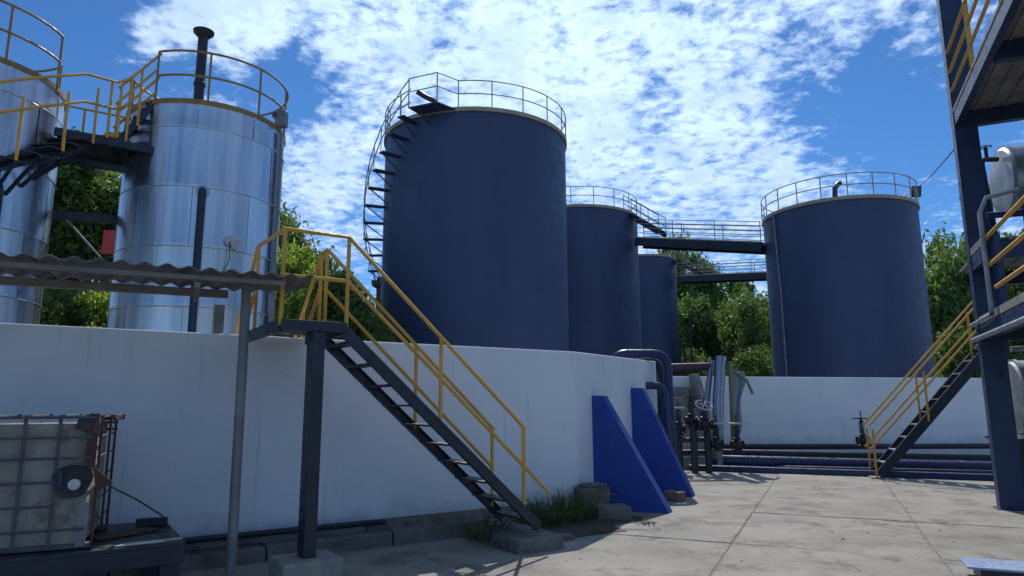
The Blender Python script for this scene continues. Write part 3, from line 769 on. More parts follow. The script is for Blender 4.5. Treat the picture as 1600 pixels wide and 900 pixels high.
# short steep flight to the right tank roof
for n in (-.93, -.22):
    MB().bar(G(2.12, n, LZ-.12), G(2.66, n, H+.03), .05, .12).build('stringer', M['navy'], ln)
for i in range(4):
    q = (i+.7)/4.4; MB().bar(G(2.14+.5*q, -.91, LZ+.80*q), G(2.14+.5*q, -.24, LZ+.80*q), .20, .025).build('tread', M['navy'], ln)
MB().bar(G(2.62, -.92, H-.01), G(2.75, -.2, H-.01), .22, .03).build('tread', M['navy'], ln)
for n in (-.96, -.18):
    for dz in (1.0, .52): rail([G(2.08, n, LZ+dz-.06), G(2.70, n+.02, H+dz)], 'handrail', ln, .024)
    post(G(2.12, n, LZ), 1.0, ln, .024)
post(G(2.42, -.96, LZ+.3), 1.1, ln, .024)
# rails along the landing edge, curving into the stairs round tank 1
for dz in (1.0, .5):
    pts = [G(2.28, -.98, LZ+dz+.22), G(2.22, -1.02, LZ+dz+.12), G(2.05, -1.0, LZ+dz+.02)]
    for i in range(9):
        an = R(-4-i*10); pts.append(Vector((T1.x+2.22*math.cos(an), T1.y+2.22*math.sin(an), LZ-.1-.022*10*i+dz)))
    rail(pts, 'handrail', ln, .024)
    rail([G(1.3, .58, LZ+dz), G(2.35, .58, LZ+dz)], 'handrail', ln, .022)
for s_, n, h in ((2.26, -.98, 1.18), (1.97, -.98, 1.0), (1.6, .58, 1.0), (2.3, .58, 1.0)): post(G(s_, n, LZ-.05), h+.05, ln, .024)
for i in range(11):
    an = R(6-i*9); z = LZ-.2*(i+1)
    r0, r1 = 1.48, 2.2; hw = R(5.2)
    mb = MB(); q = [Vector((T1.x+r_*math.cos(a), T1.y+r_*math.sin(a), z)) for r_, a in ((r0, an-hw), (r1, an-hw), (r1, an+hw), (r0, an+hw))]
    mb.prism(q, (0, 0, .025)); mb.build('tread', M['navy'], ln)
    mb = MB(); mb.bar(Vector((T1.x+2.15*math.cos(an), T1.y+2.15*math.sin(an), z-.03)), Vector((T1.x+1.46*math.cos(an), T1.y+1.46*math.sin(an), z-.55)), .04, .05)
    mb.bar(Vector((T1.x+2.2*math.cos(an), T1.y+2.2*math.sin(an), z-.025)), Vector((T1.x+1.46*math.cos(an), T1.y+1.46*math.sin(an), z-.025)), .04, .045)
    mb.build('tread_bracket', M['navy'], ln)
    if i % 2 == 0:
        pp = Vector((T1.x+2.2*math.cos(an), T1.y+2.2*math.sin(an), z)); post(pp, 1.03, ln, .024)

# ------------------------------------------------------------------ black tanks
def black_tank(c, Rt, Ht, label, npost, gap=None, rr=.023, rail_h=1.05, band='tan', seg=72):
    tk = thing('storage_tank', label, 'tank', (c[0], c[1], 0), 'black storage tanks')
    MB().lathe((c[0], c[1], 0), (0, 0, 1), [(Rt, 0), (Rt, Ht*.33), (Rt, Ht*.66), (Rt, Ht-.12), (Rt-.02, Ht-.1), (.3, Ht+.35), (.01, Ht+.36)], seg).build('shell', M['tank'], tk, sharp=30)
    mb = MB(); n = seg; vs = []
    for r_, z in ((Rt-.01, Ht-.16), (Rt+.07, Ht-.16), (Rt+.07, Ht), (Rt-.01, Ht)):
        for k in range(n): vs.append((c[0]+r_*math.cos(2*PI*k/n), c[1]+r_*math.sin(2*PI*k/n), z))
    mb.add(vs, [(j*n+k, j*n+(k+1) % n, ((j+1) % 4)*n+(k+1) % n, ((j+1) % 4)*n+k) for j in range(4) for k in range(n)], True)
    mb.build('rim_angle', M[band], tk, sharp=30)
    g0, g1 = gap if gap else (0, 0)
    for z, nm in ((Ht+rail_h, 'guard_rail'), (Ht+rail_h*.5, 'guard_mid_rail')):
        MB().tube(arc(c, Rt+.03, g1, g0+2*PI, z, 72), rr, 6).build(nm, M['bufrail'], tk)
    for i in range(npost):
        a = g1+(g0+2*PI-g1)*i/(npost-1 if gap else npost)
        p = Vector((c[0]+(Rt+.03)*math.cos(a), c[1]+(Rt+.03)*math.sin(a), Ht-.1))
        MB().tube([p, p+Vector((0, 0, rail_h+.1))], rr, 6).build('guard_post', M['bufrail'], tk)
    return tk
# big near tank; view angle phi is counted from its left silhouette round to the front
AC = Vector((-1.51, 27.46, 0)); AR, AH = 3.79, 12.5
base_ang = math.atan2(-AC.y, -AC.x)                   # towards the camera
def phi(d): return base_ang - PI/2 + R(d)             # 0 = left edge, 90 = front
tA = black_tank(AC, AR, AH, 'biggest black tank, in the middle, with a spiral stair up its left side', 18, gap=(phi(40), phi(80)))
Ro = AR+.78
def ap(r_, d, z): a = phi(d); return Vector((AC.x+r_*math.cos(a), AC.y+r_*math.sin(a), z))
steps = []
for i in range(-7, 9):
    d = i*7.0; z = 6.25+.56*(i+1) - .0
    if z > AH-.3: break
    steps.append((d, z))
k0 = len(steps)
zs = [AH-.55-.53*(7-i) for i in range(-7, 8)]
tread_pts = []
for i in range(-9, 8):
    d = i*7.0+3; z = AH-.35-.555*(7-i); tread_pts.append((d, z))
    q = [ap(AR+.0, d-2.2, z), ap(Ro, d-2.0, z), ap(Ro, d+2.0, z), ap(AR, d+2.2, z)]
    tr_ = MB().prism(q, (0, 0, .045)).build('stair_tread', M['tank'], tA)
    MB().bar(ap(Ro-.05, d, z), ap(AR, d, z-.52), .04, .04).build('tread_brace', M['tank'], tr_)
    MB().tube([ap(Ro, d, z), ap(Ro, d, z+1.02)], .019, 6).build('stair_post', M['bufrail'], tA)
for dz in (1.02, .5):
    MB().tube([ap(Ro, d, z+dz) for d, z in tread_pts]+[ap(Ro, 57, AH+dz)], .022, 6).build('stair_rail', M['bufrail'], tA)
MB().prism([ap(AR-.05, 57, AH-.12), ap(Ro, 57, AH-.12), ap(Ro+.02, 72, AH-.12), ap(AR-.05, 80, AH-.12)], (0, 0, .05)).build('landing_plate', M['tank'], tA)
MB().bar(ap(AR, 62, AH-.5), ap(Ro-.1, 62, AH-.14), .05, .05).build('landing_bracket', M['tank'], tA)
for dz in (1.05, .52):
    MB().tube([ap(Ro, 57, AH+dz), ap(Ro+.02, 72, AH+dz), ap(AR+.03, 80, AH+dz)], .022, 6).build('landing_rail', M['bufrail'], tA)
    MB().tube([ap(AR+.03, 40, AH+dz), ap(AR+.1, 50, AH+dz)], .026, 6).build('landing_rail', M['bufrail'], tA)
for r_, d in ((Ro, 57), (Ro+.02, 72)): MB().tube([ap(r_, d, AH-.1), ap(r_, d, AH+1.05)], .026, 6).build('landing_post', M['bufrail'], tA)
p = ap(AR-.5, 63, AH)
MB().tube([p, p+Vector((0, 0, .35)), p+Vector((-.12, -.05, .6)), p+Vector((-.45, -.15, .72)), p+Vector((-.75, -.2, .9))], .10, 10).build('vent_elbow', M['maroon_pipe'], tA)

tB = black_tank((4.01, 40.8), 3.71, 12.8, 'black tank half hidden behind the biggest black tank', 18)
tC = black_tank((11.38, 58.9), 3.04, 14.1, 'farthest and smallest black tank, below the two walkways', 16)
tD = black_tank((16.43, 33.15), 3.52, 10.95, 'black tank on the right above the far white wall with a floodlight on its rail', 20, rr=.025)
# fittings on D
p = Vector((15.45, 31.2, 10.9))
MB().tube([p, p+Vector((0, 0, .55)), p+Vector((.02, 0, .85)), p+Vector((.2, 0, 1.08)), p+Vector((.32, 0, 1.13))], .12, 10).build('vent_elbow', M['maroon_pipe'], tD)
MB().lathe(p+Vector((0, 0, .30)), (0, 0, 1), [(.22, 0), (.22, .09)], 14).build('vent_flange', M['maroon_pipe'], tD)
MB().tube([(12.98, 32.3, 0), (12.98, 32.3, 7.0), (12.90, 32.4, 10.8)], .05, 6).build('drain_conduit', M['galv'], tD)
fl = thing('floodlight', 'square floodlight fixed to the rail of the right black tank', 'floodlight', (19.85, 32.3, 11.6))
MB().prism([(19.68, 32.15, 11.6), (20.10, 32.05, 11.6), (20.14, 32.0, 12.15), (19.72, 32.1, 12.15)], (.05, .2, .04)).build('housing', M['black'], fl, bevel=.01)
MB().prism([(19.74, 32.13, 11.66), (20.05, 32.04, 11.66), (20.09, 31.99, 12.09), (19.78, 32.09, 12.09)], (-.01, -.012, 0)).build('glass', M['lamp'], fl)
mb = MB(); k = 14
p0, p1 = Vector((19.95, 32.3, 12.1)), Vector((7.5, 10.9, 5.85))
mb.tube([p0.lerp(p1, i/k)-Vector((0, 0, .12*math.sin(PI*i/k))) for i in range(k+1)], .013, 5)
tag(mb.build('overhead_cable', M['rubber']), 'thin cable strung from the right black tank to the steel frame', 'cable')
# walkways
def walkway(p, q, label, h=.42, nposts=4, stair=None):
    p, q = Vector(p), Vector(q); d = (q-p).normalized(); n = Vector((-d.y, d.x, 0)).normalized()
    wk = thing('walkway', label, 'walkway', (p+q)/2, 'steel walkways between the black tanks')
    for s_ in (-.5, .5): MB().bar(p+n*s_-Vector((0, 0, h/2)), q+n*s_-Vector((0, 0, h/2)), .12, h).build('girder', M['navy'], wk)
    MB().bar(p+Vector((0, 0, .04)), q+Vector((0, 0, .04)), 1.12, .06).build('deck', M['tan'], wk)
    for s_ in (-.55, .55):
        for dz in (.3, .6, .85, 1.1): MB().tube([p+n*s_+Vector((0, 0, dz)), q+n*s_+Vector((0, 0, dz))], .022, 5).build('guard_rail', M['bufrail'], wk)
        for i in range(nposts):
            c = p.lerp(q, i/(nposts-1))+n*s_; MB().tube([c, c+Vector((0, 0, 1.12))], .026, 5).build('guard_post', M['bufrail'], wk)
    if stair:
        a, b2 = stair; a, b2 = Vector(a), Vector(b2); dd = (b2-a)
        hn = Vector((-dd.y, dd.x, 0)).normalized()
        for s_ in (-.45, .45):
            MB().bar(a+hn*s_, b2+hn*s_, .06, .26).build('stair_stringer', M['navy'], wk)
            for dz in (.55, 1.05): MB().tube([a+hn*s_+Vector((0, 0, dz)), b2+hn*s_+Vector((0, 0, dz))], .024, 5).build('stair_rail', M['bufrail'], wk)
            for i in range(3):
                c = a.lerp(b2, i/2)+hn*s_; MB().tube([c, c+Vector((0, 0, 1.05))], .024, 5).build('stair_post', M['bufrail'], wk)
        ns_ = max(5, int(abs(dd.z)/.2))
        for i in range(ns_):
            c = a.lerp(b2, (i+.5)/ns_)+Vector((0, 0, .13)); MB().bar(c-hn*.45, c+hn*.45, .26, .04, (0, 0, 1)).build('stair_tread', M['navy'], wk)
    return wk
walkway((7.45, 38.6, 11.1), (12.98, 33.9, 9.65), 'nearer high steel walkway running to the right black tank', .45, 4, ((6.9, 39.0, 12.75), (8.6, 37.6, 11.15)))
walkway((14.3, 57.0, 12.3), (22.0, 52.0, 11.7), 'farther lower steel walkway in front of the tall tree', .5, 4, ((13.7, 57.6, 13.9), (15.9, 56.0, 12.4)))
# ladder pipes on tank C
for x, y, z0, z1 in ((8.9, 57.3, 2.5, 10.6), (9.7, 56.6, 2.5, 14.0)):
    p = Vector((x, y, 0)); tag(MB().tube([(x, y-.3, z0), (x, y-.3, z1-.5), (x-.1, y-.2, z1), (x-.9, y+.2, z1)], .10, 8).build('riser_pipe', M['navy']), 'thin dark riser pipe hooked over the %s of the farthest tank' % ('top' if z1 > 12 else 'middle'), 'pipe')
for x0, z1, lab in ((14.85, 9.0, 'taller'), (14.3, 6.6, 'shorter')):
    tag(MB().tube([(x0-.9, 56.6, z1), (x0, 56.4, z1), (x0+.05, 56.4, 2.2)], .09, 8).build('riser_pipe', M['navy']), '%s black riser pipe standing right of the farthest black tank' % lab, 'pipe')

# ------------------------------------------------------------------ far white wall
fw = thing('boundary_wall', 'low white bund wall at the far side under the right black tank', 'wall', (12, 20.4, 0))
FW, fd, fn = frame((6.2, 19.95), (1, .09))
MB().prism([FW(-3.9, 0, -.05), FW(14, 0, -.05), FW(14, 0, 2.33), FW(5, 0, 2.36), FW(-3.9, 0, 2.42)], fn*.28).build('wall_face', M['farwall'], fw, bevel=.025)
# concrete steps set against the far wall
cs = thing('concrete_steps', 'grey concrete steps going up to the far wall behind the valves', 'steps', (4.7, 18.2, 0))
for i in range(7):
    y0 = 17.6+i*.30; z = .30+.30*i
    MB().box((4.55, y0+.15+(.3*(6-i))*0, -.03 if i == 0 else z-.30), (1.15, .32, .33 if i == 0 else .295), (1, .05)).build('step', M['conc_l'], cs, bevel=.012)
MB().prism([(5.14, 17.5, -.03), (5.14, 19.9, -.03), (5.14, 19.9, 2.45), (5.14, 19.3, 2.45), (5.14, 17.5, .45)], (.14, .01, 0)).build('side_wall', M['conc_l'], cs, bevel=.012)
kerb = MB(); 
structure(MB().prism([A*17.42+B*b_+Vector((0, 0, -.05)) for b_ in (-3.2, 9.5)] + [A*17.42+B*9.5+Vector((0, 0, .13)), A*17.42+B*-3.2+Vector((0, 0, .13))], A*.22).build('kerb', M['navy_pipe'], bevel=.02))
gs = MB().add([tuple(A*17.6+B*-4+Vector((0, 0, .01))), tuple(A*17.6+B*14+Vector((0, 0, .01))), tuple(A*24+B*14+Vector((0, 0, .01))), tuple(A*24+B*-4+Vector((0, 0, .01)))], [(0, 1, 2, 3)])
structure(gs.build('pipe_trench_ground', M['conc_l'], origin=(0, 0, 0)))
# pipe rack
def pipe(pts, r, m, label, n=12, group=None, flanges=()):
    pp = [Vector(q) for q in pts]
    if flanges:
        o = thing('pipe', label, 'pipe', center_base(pp), group)
        MB().tube(pp, r, n).build('pipe_run', M[m], o)
        for c, d in flanges: MB().lathe(Vector(c)-Vector(d).normalized()*.03, d, [(r*1.7, 0), (r*1.7, .06)], 16).build('flange', M[m], o)
        return o
    return tag(MB().tube(pp, r, n).build('pipe', M[m]), label, 'pipe', group)
RK = 'long pipes on the floor along the far wall'
pipe([(4.2, 18.75, .47), (9, 18.95, .45), (15, 19.2, .43)], .075, 'navy', 'thin dark pipe highest on the far wall foot, behind the valves', group=RK)
pipe([(4.1, 18.15, .40), (8, 17.6, .33), (12.6, 16.8, .28)], .085, 'navy', 'dark pipe second from the far wall, with a pale sheen', group=RK)
pipe([(4.1, 17.95, .22), (8, 17.0, .16), (12, 15.9, .12)], .135, 'navy_pipe', 'thick blue pipe in the middle of the pipe run', group=RK)
pipe([(6.5, 17.15, .05), (9.5, 16.1, .05), (12, 15.2, .05)], .07, 'navy', 'low dark pipe lying closest to the yard kerb', group=RK)
for i, x in enumerate((5.6, 7.6, 9.6, 11.4)):
    y = 18.55-(x-4)*.09
    o = MB().bar((x, y+.42, .18), (x-.35, y-.95-(x-5)*.12, .045), .12, .08).build('pipe_support', M['conc']); tag(o, ['low sleeper under the pipes just right of the valves', 'low sleeper under the pipes left of the lone valve', 'low sleeper under the pipes below the right stairs', 'low sleeper under the pipes behind the blue column'][i], 'sleeper', 'sleepers under the pipe run')
# pipes over the wall end
OW = 'bent pipes coming over the wall end'
def bentpipe(pts, r, m, label, rad=.3):
    P_ = [Vector(q) for q in pts]; out = [P_[0]]
    for i in range(1, len(P_)-1): out += bend(P_[i-1], P_[i], P_[i+1], rad, 8)
    out.append(P_[-1]); return pipe(out, r, m, label, 14, OW)
bentpipe([(2.05, 13.9, 1.9), (2.05, 13.85, 2.62), (3.17, 13.95, 2.62), (3.20, 13.9, .15)], .092, 'navy_pipe', 'big bent blue pipe arching over the end of the white wall')
bentpipe([(2.62, 13.62, 1.97), (3.02, 13.62, 1.97), (3.06, 13.6, .15)], .075, 'navy_pipe', 'smaller blue elbow pipe coming out of the wall below the big arch', .22)
bentpipe([(2.3, 14.6, 2.0), (2.3, 14.5, 2.55), (3.13, 14.5, 2.50), (3.14, 14.45, .1)], .10, 'navy', 'dark bent pipe just behind the big blue arch', .25)
tag(MB().lathe((2.78, 15.2, 2.35), (0, 0, 1), [(.30, 0), (.30, .18), (.26, .30), (.15, .40), (.02, .44)], 22).build('dome_cap', M['navy_pipe']), 'round dark dome cap showing above the bent pipe', 'cap')
pipe([(3.3, 17.2, 2.52), (4.0, 17.3, 2.52), (5.05, 17.35, 2.55)], .10, 'maroon_pipe', 'dull maroon pipe running level above the concrete steps')
pipe([(5.08, 17.35, 2.70), (4.9, 17.2, 1.9), (4.76, 17.05, 1.2)], .070, 'lagged', 'thin shiny lagged pipe leaning left beside the thicker one')
pipe([(5.26, 17.15, 2.78), (5.1, 17.05, 1.7), (5.0, 16.95, .5)], .135, 'lagged', 'thick shiny lagged pipe standing nearly upright', 16)
pipe([(5.47, 17.1, 2.66), (5.45, 17.08, 1.6), (5.40, 17.0, .5)], .06, 'hose', 'olive green hose standing right of the thick shiny pipe')
pipe([(5.55, 17.3, 2.45), (5.9, 17.25, 2.2), (6.02, 17.2, 1.85)], .035, 'hose', 'short olive hose end dangling over the cloth')
# cloth
mb = MB(); nu, nv = 8, 12; vs = []
rc = random.Random(2)
for j in range(nv+1):
    for i in range(nu+1):
        u, v = i/nu, j/nv; w_ = .24*(1-.5*v)*(1+.1*math.sin(v*9))
        vs.append((5.62+(u-.35)*w_*1.5+.03*math.sin(7*v), 17.32+.05*math.sin(u*11+v*3), 2.42-1.62*v*(1-.25*abs(u-.5)*2)))
mb.add(vs, [(j*(nu+1)+i, j*(nu+1)+i+1, (j+1)*(nu+1)+i+1, (j+1)*(nu+1)+i) for j in range(nv) for i in range(nu)], True)
o = mb.build('cloth', M['cloth']); tag(o, 'torn pale blue cloth hanging behind the olive hose', 'cloth')
sol = o.modifiers.new('thick', 'SOLIDIFY'); sol.thickness = .01
# valves
def valve(c, label, h=.62, wheel_m='black', wr=.17, tilt=(0, 0, 1), body=.095):
    c = Vector(c); o = thing('gate_valve', label, 'valve', c, 'gate valves on the pipe run')
    k = body/.13
    MB().lathe(c, (0, 0, 1), [(.15*k, 0), (.15*k, .04), (.10*k, .06), (.13*k, .12), (.13*k, .22), (.08*k, .27), (.12*k, .28), (.12*k, .32), (.05*k, .34), (.045*k, .44), (.03, .46), (.03, h)], 14).build('body', M['black'], o)
    MB().lathe(c+Vector((-.2*k, 0, .16)), (1, 0, 0), [(.14*k, 0), (.14*k, .04), (.09*k, .05), (.09*k, .35*k), (.14*k, .36*k), (.14*k, .40*k)], 14).build('flanges', M['black'], o)
    mb = MB(); 
    for s_ in (-1, 1): mb.tube([c+Vector((.05*s_, 0, .32)), c+Vector((.06*s_, 0, h-.1)), c+Vector((.02*s_, 0, h-.04))], .013, 5)
    mb.build('yoke', M['black'], o)
    mb = MB(); handwheel(mb, c+Vector((0, 0, h)), tilt, wr); hw_ = mb.build('handwheel', M[wheel_m], o)
    MB().tube([c+Vector((0, 0, h-.05)), c+Vector((0, 0, h+.20))], .014, 6).build('stem', M['black'], hw_)
    return o
valve((4.02, 16.75, .86), 'valve beside the blue bent pipe, with a pale handwheel', .66, 'white_metal')
valve((4.36, 16.85, 1.05), 'tallest valve of the cluster, in front of the concrete steps', .72, 'black')
valve((4.60, 16.55, .98), 'valve with a tilted pale handwheel facing the yard', .60, 'white_metal', .20, (.12, -.55, .83), .12)
valve((4.88, 16.60, .50), 'valve in front of the thick shiny pipe', .64, 'white_metal', .19)
valve((5.40, 16.70, .48), 'valve at the right end of the cluster, below the cloth', .66, 'white_metal', .21)
valve((9.10, 18.05, .50), 'lone black valve standing on the pipes before the far wall', .72, 'black', .20)
for x, y, z0, z1, r_, lab in ((4.33, 16.6, 0, 1.12, .085, 'short dark upright pipe with a shiny domed cap among the valves'), (4.66, 16.6, 0, .98, .08, 'dark upright pipe under the tilted valve'), (4.02, 16.75, 0, .86, .07, 'dark upright pipe under the valve next to the blue bent pipe'), (4.38, 16.87, 0, 1.05, .06, 'slim dark upright pipe under the tallest valve')):
    tag(MB().lathe((x, y, z0), (0, 0, 1), [(r_, 0), (r_, z1-z0-.08), (r_*.8, z1-z0-.02), (r_*.3, z1-z0)], 14).build('upright_pipe', M['navy']), lab, 'pipe')
pipe([(3.85, 16.7, .75), (4.7, 16.6, .78)], .05, 'navy', 'short level pipe linking the upright pipes under the valves')
pipe([(3.9, 17.0, .45), (4.75, 16.9, .45)], .06, 'navy', 'lowest short level pipe behind the upright pipes')

# ------------------------------------------------------------------ right stairs
FT = Vector((7.93, 15.15, 0)); RD = Vector((.95, -.31, 0)).normalized(); SR, rd, rn = frame(FT, RD)
sr = thing('metal_stairs', 'black metal stairs with double yellow handrails on the right by the blue column', 'stairs', (8.8, 14.9, 0))
SL = 2.27/1.95; RUN2 = 2.5
for n in (0, .72):
    p, q = SR(0, n, .05), SR(RUN2, n, .05+RUN2*SL)
    mb = MB().bar(p, q, .014, .19); d = (q-p).normalized(); off = (Vector((0, 0, 1))-d*d.z).normalized(); sg = rn*(.03 if n == 0 else -.03)
    mb.bar(p+off*.09+sg, q+off*.09+sg, .06, .01); mb.bar(p-off*.09+sg, q-off*.09+sg, .06, .01)
    mb.build('stringer', M['navy'], sr)
    for dz, nm in ((1.06, 'handrail'), (.58, 'mid_rail')):
        rail([SR(-.12, n, .07+dz-.02), SR(RUN2, n, .07+RUN2*SL+dz)], nm, sr, .024)
    for s_ in (-.05, 1.05, 2.2): post(SR(s_, n, max(.0, s_*SL)), 1.06, sr, .024)
for i in range(10):
    s_ = .22+i*.235; MB().bar(SR(s_, .02, s_*SL+.07), SR(s_, .70, s_*SL+.07), .22, .025).build('tread', M['greyrail'], sr)
MB().box(SR(-.02, .36, -.02), (.3, .9, .05), RD).build('stair_footing', M['conc_l'], sr)

# ------------------------------------------------------------------ steel frame on the right
fr_ = thing('steel_structure', 'tall navy steel frame with decks and yellow rails at the right edge', 'frame', (7.5, 10.8, 0))
FR, fa, fb_ = frame((7.47, 10.75), A)        # s along A (away), n to the left, so right = negative n
def ibeam_col(s_, n, z0, z1, w_=.33, d_=.24):
    mb = MB()
    c0, c1 = FR(s_, n, z0), FR(s_, n, z1)
    for q in (-w_/2+.012, w_/2-.012): mb.bar(c0+B*q, c1+B*q, d_, .022, B)
    mb.bar(c0, c1, .016, w_-.05, B)
    mb.bar(c0-A*(d_/2-.004), c1-A*(d_/2-.004), .014, w_-.05, B)
    return mb
cl_ = ibeam_col(0.1, -.12, -.02, 9.5).build('column', M['navy_frame'], fr_)
ibeam_col(4.0, -3.2, -.02, 9.5).build('column', M['navy_frame'], fr_)
ibeam_col(0.1, -4.4, -.02, 9.5).build('column', M['navy_frame'], fr_)
MB().box(FR(.1, -.12, -.01), (.42, .36, .025), B).build('base_plate', M['navy_frame'], cl_)
# knee brace
MB().bar(FR(-.05, -.16, 2.0), FR(-.75, -.16, 2.55), .10, .012, B).build('knee_brace', M['navy_frame'], fr_)
# upper deck z 6.3 : corrugated boards on beams
def deck(z, s0, s1, n0, n1, board=.20, m='navy_frame', name='deck_board'):
    k = int((n0-n1)/board)
    first = None
    for i in range(k):
        n = n0-board*(i+.5)
        mb = MB().bar(FR(s0, n, z), FR(s1, n, z), board-.012, .03)
        mb.bar(FR(s0, n-board*.4, z-.026), FR(s1, n-board*.4, z-.026), .03, .02)
        mb.build(name, M[m], fr_)
deck(6.42, -8.2, .05, -.06, -4.4, .22, 'fibre')
MB().bar(FR(-8.2, -.02, 6.30), FR(.0, -.02, 6.30), .10, .22).build('edge_beam', M['navy_frame'], fr_)
MB().bar(FR(-8.2, -.03, 6.44), FR(.0, -.03, 6.44), .14, .05).build('edge_strip', M['conc_l'], fr_)
for s_ in (-7.6, -5.0, -2.4, 0.02):
    MB().bar(FR(s_, -.08, 6.27), FR(s_, -4.4, 6.27), .14, .25).build('cross_beam', M['navy_frame'], fr_)
for dz in (.32, .66, 1.02): rail([FR(-8.2, .02, 6.47+dz), FR(.02, .02, 6.47+dz)], 'guard_rail', fr_, .028)
for s_ in (-1.65, -3.5, -5.4): MB().bar(FR(s_, .02, 6.4), FR(s_, .02, 7.5), .05, .05).build('guard_post', M['yellow'], fr_)
for dz in (.35, .68): MB().tube([FR(.02, -.2, 6.47+dz), FR(.02, -4.4, 6.47+dz)], .028, 8).build('guard_rail', M['bufrail'], fr_)
# middle deck that carries the upper vessel
deck(3.98, -1.1, 1.7, -.06, -3.2, .24, 'fibre')
MB().bar(FR(-1.15, -.02, 3.82), FR(.0, -.02, 3.82), .10, .24).build('edge_beam', M['navy_frame'], fr_)
MB().bar(FR(-1.15, -.03, 4.0), FR(.0, -.03, 4.0), .13, .12).build('edge_strip', M['conc'], fr_)
MB().bar(FR(-1.1, -.08, 3.80), FR(-1.1, -3.2, 3.80), .12, .24).build('cross_beam', M['navy_frame'], fr_)
MB().bar(FR(1.6, -.4, 3.80), FR(1.6, -3.2, 3.80), .12, .24).build('cross_beam', M['navy_frame'], fr_)
# lower deck z 2.9
deck(2.86, -5.2, .0, -.06, -3.2, .24, 'fibre')
MB().bar(FR(-5.2, -.02, 2.70), FR(-.05, -.02, 2.70), .10, .24).build('edge_beam', M['navy_frame'], fr_)
MB().bar(FR(-5.2, -.03, 2.89), FR(-.05, -.03, 2.89), .12, .11).build('edge_strip', M['conc_l'], fr_)
for s_ in (-5.1, -2.6, -.05): MB().bar(FR(s_, -.08, 2.68), FR(s_, -3.2, 2.68), .12, .24).build('cross_beam', M['navy_frame'], fr_)
MB().bar(FR(-1.3, -.05, 2.6), FR(-1.3, -.05, 4.0), .10, .10).build('deck_stub', M['navy_frame'], fr_)
for z, s0 in ((3.22, -1.45), (3.58, -1.2), (3.98, -1.2)): rail([FR(-5.2, .03, z), FR(s0, .03, z)], 'guard_rail', fr_, .03)
MB().tube([FR(-5.2, .06, 2.60), FR(.15, .10, 2.60)], .04, 8).build('edge_pipe', M['greyrail'], fr_)
MB().tube([FR(.2, .10, 2.84), FR(-1.25, .08, 2.86)]+bend(FR(-1.0, .08, 2.86), FR(-1.25, .08, 2.87), FR(-1.25, .08, 4.4), .12)+[FR(-1.25, .08, 4.35), FR(-1.35, .0, 4.55), FR(-1.35, -.4, 4.62)], .033, 8).build('loop_rail', M['greyrail'], fr_)
MB().bar(FR(-3.6, .02, 2.86), FR(-3.6, .02, 4.1), .05, .05).build('guard_post', M['yellow'], fr_)
# vessels
def drum(c, r_, l, d, label, m, straps=0):
    o = thing('horizontal_tank', label, 'tank', Vector(c)-Vector((0, 0, r_)))
    d = Vector(d).normalized(); c = Vector(c)
    MB().lathe(c, d, [(.01, -.02), (r_*.5, -.015), (r_*.92, 0), (r_, .04), (r_, l), (r_*.9, l+.05), (.01, l+.1)], 40).build('shell', M[m], o, sharp=30)
    MB().lathe(c, d, [(r_+.004, .03), (r_+.02, .03), (r_+.02, .09), (r_+.004, .09)], 40).build('end_ring', M[m], o, sharp=30)
    for i in range(straps): MB().lathe(c+d*(.28+.2*i), d, [(r_+.004, 0), (r_+.016, .01), (r_+.016, .05), (r_+.004, .06)], 40).build('strap', M['dull_al'], o, sharp=30)
    for q in (.5, l-.5):
        MB().box(c+d*q-Vector((0, 0, r_+.16)), (.16, r_*1.5, .30), d).build('saddle', M['navy_frame'], o)
    return o
drum((8.42, 11.2, 4.72+.62), .60, 3.0, (.94, -.30, 0), 'silver horizontal tank on the middle deck under the upper deck', 'dull_al')
ux = thing('valve_pipe', 'dark pipe with small valves in front of the end of the upper silver tank', 'pipe', (8.0, 11.0, 4.3))
MB().tube([(8.33, 11.1, 5.72)]+bend((8.3, 11.1, 5.72), (7.98, 11.0, 5.68), (8.0, 11.0, 4.3), .12)+[(8.07, 11.0, 4.2), (8.2, 11.0, 4.15)], .045, 8).build('pipe_run', M['navy'], ux)
mb = MB(); handwheel(mb, (8.12, 11.05, 5.92), (0, 0, 1), .09); mb.tube([(8.12, 11.05, 5.7), (8.12, 11.05, 5.92)], .03, 6); mb.build('valve', M['black'], ux)
MB().lathe((8.0, 11.0, 4.16), (1, .1, 0), [(.12, 0), (.12, .05), (.06, .07), (.06, .2), (.12, .22), (.12, .27)], 14).build('flange', M['black'], ux)
for z in (5.0, 4.22): tag(MB().tube([(7.55, 11.0, z), (8.1, 11.05, z+.05)], .028, 6).build('tie_pipe', M['navy']), '%s thin pipe from the blue column to the valve pipe' % ('upper' if z > 4.5 else 'lower'), 'pipe')
drum((8.55, 11.75, 1.70), .62, 2.6, (.93, -.37, 0), 'silver horizontal tank with straps on the ground under the lower deck', 'dull_al', 4)
bs = thing('tank_plinth', 'dark steel plinth under the lower silver tank', 'plinth', (9.3, 11.4, 0))
MB().box((9.55, 11.38, -.02), (2.7, 1.1, 1.0), (.93, -.37)).build('plinth_body', M['navy'], bs, bevel=.01)
MB().box((9.55, 11.38, .981), (2.8, 1.2, .05), (.93, -.37)).build('plinth_cap', M['navy_frame'], bs, bevel=.006)
vv = thing('blue_vessel', 'upright blue vessel with a domed top at the right edge above the lower deck', 'vessel', (8.1, 9.75, 2.9))
MB().lathe((8.12, 9.85, 2.93), (0, 0, 1), [(.36, 0), (.36, 1.62), (.40, 1.63), (.40, 1.70), (.36, 1.71), (.31, 1.82), (.18, 1.92), (.02, 1.95)], 36).build('shell', M['vesselblue'], vv, sharp=30)
MB().tube([(7.80, 9.85, 4.42), (7.2, 9.95, 4.40)], .05, 8).build('inlet_pipe', M['navy_pipe'], vv)
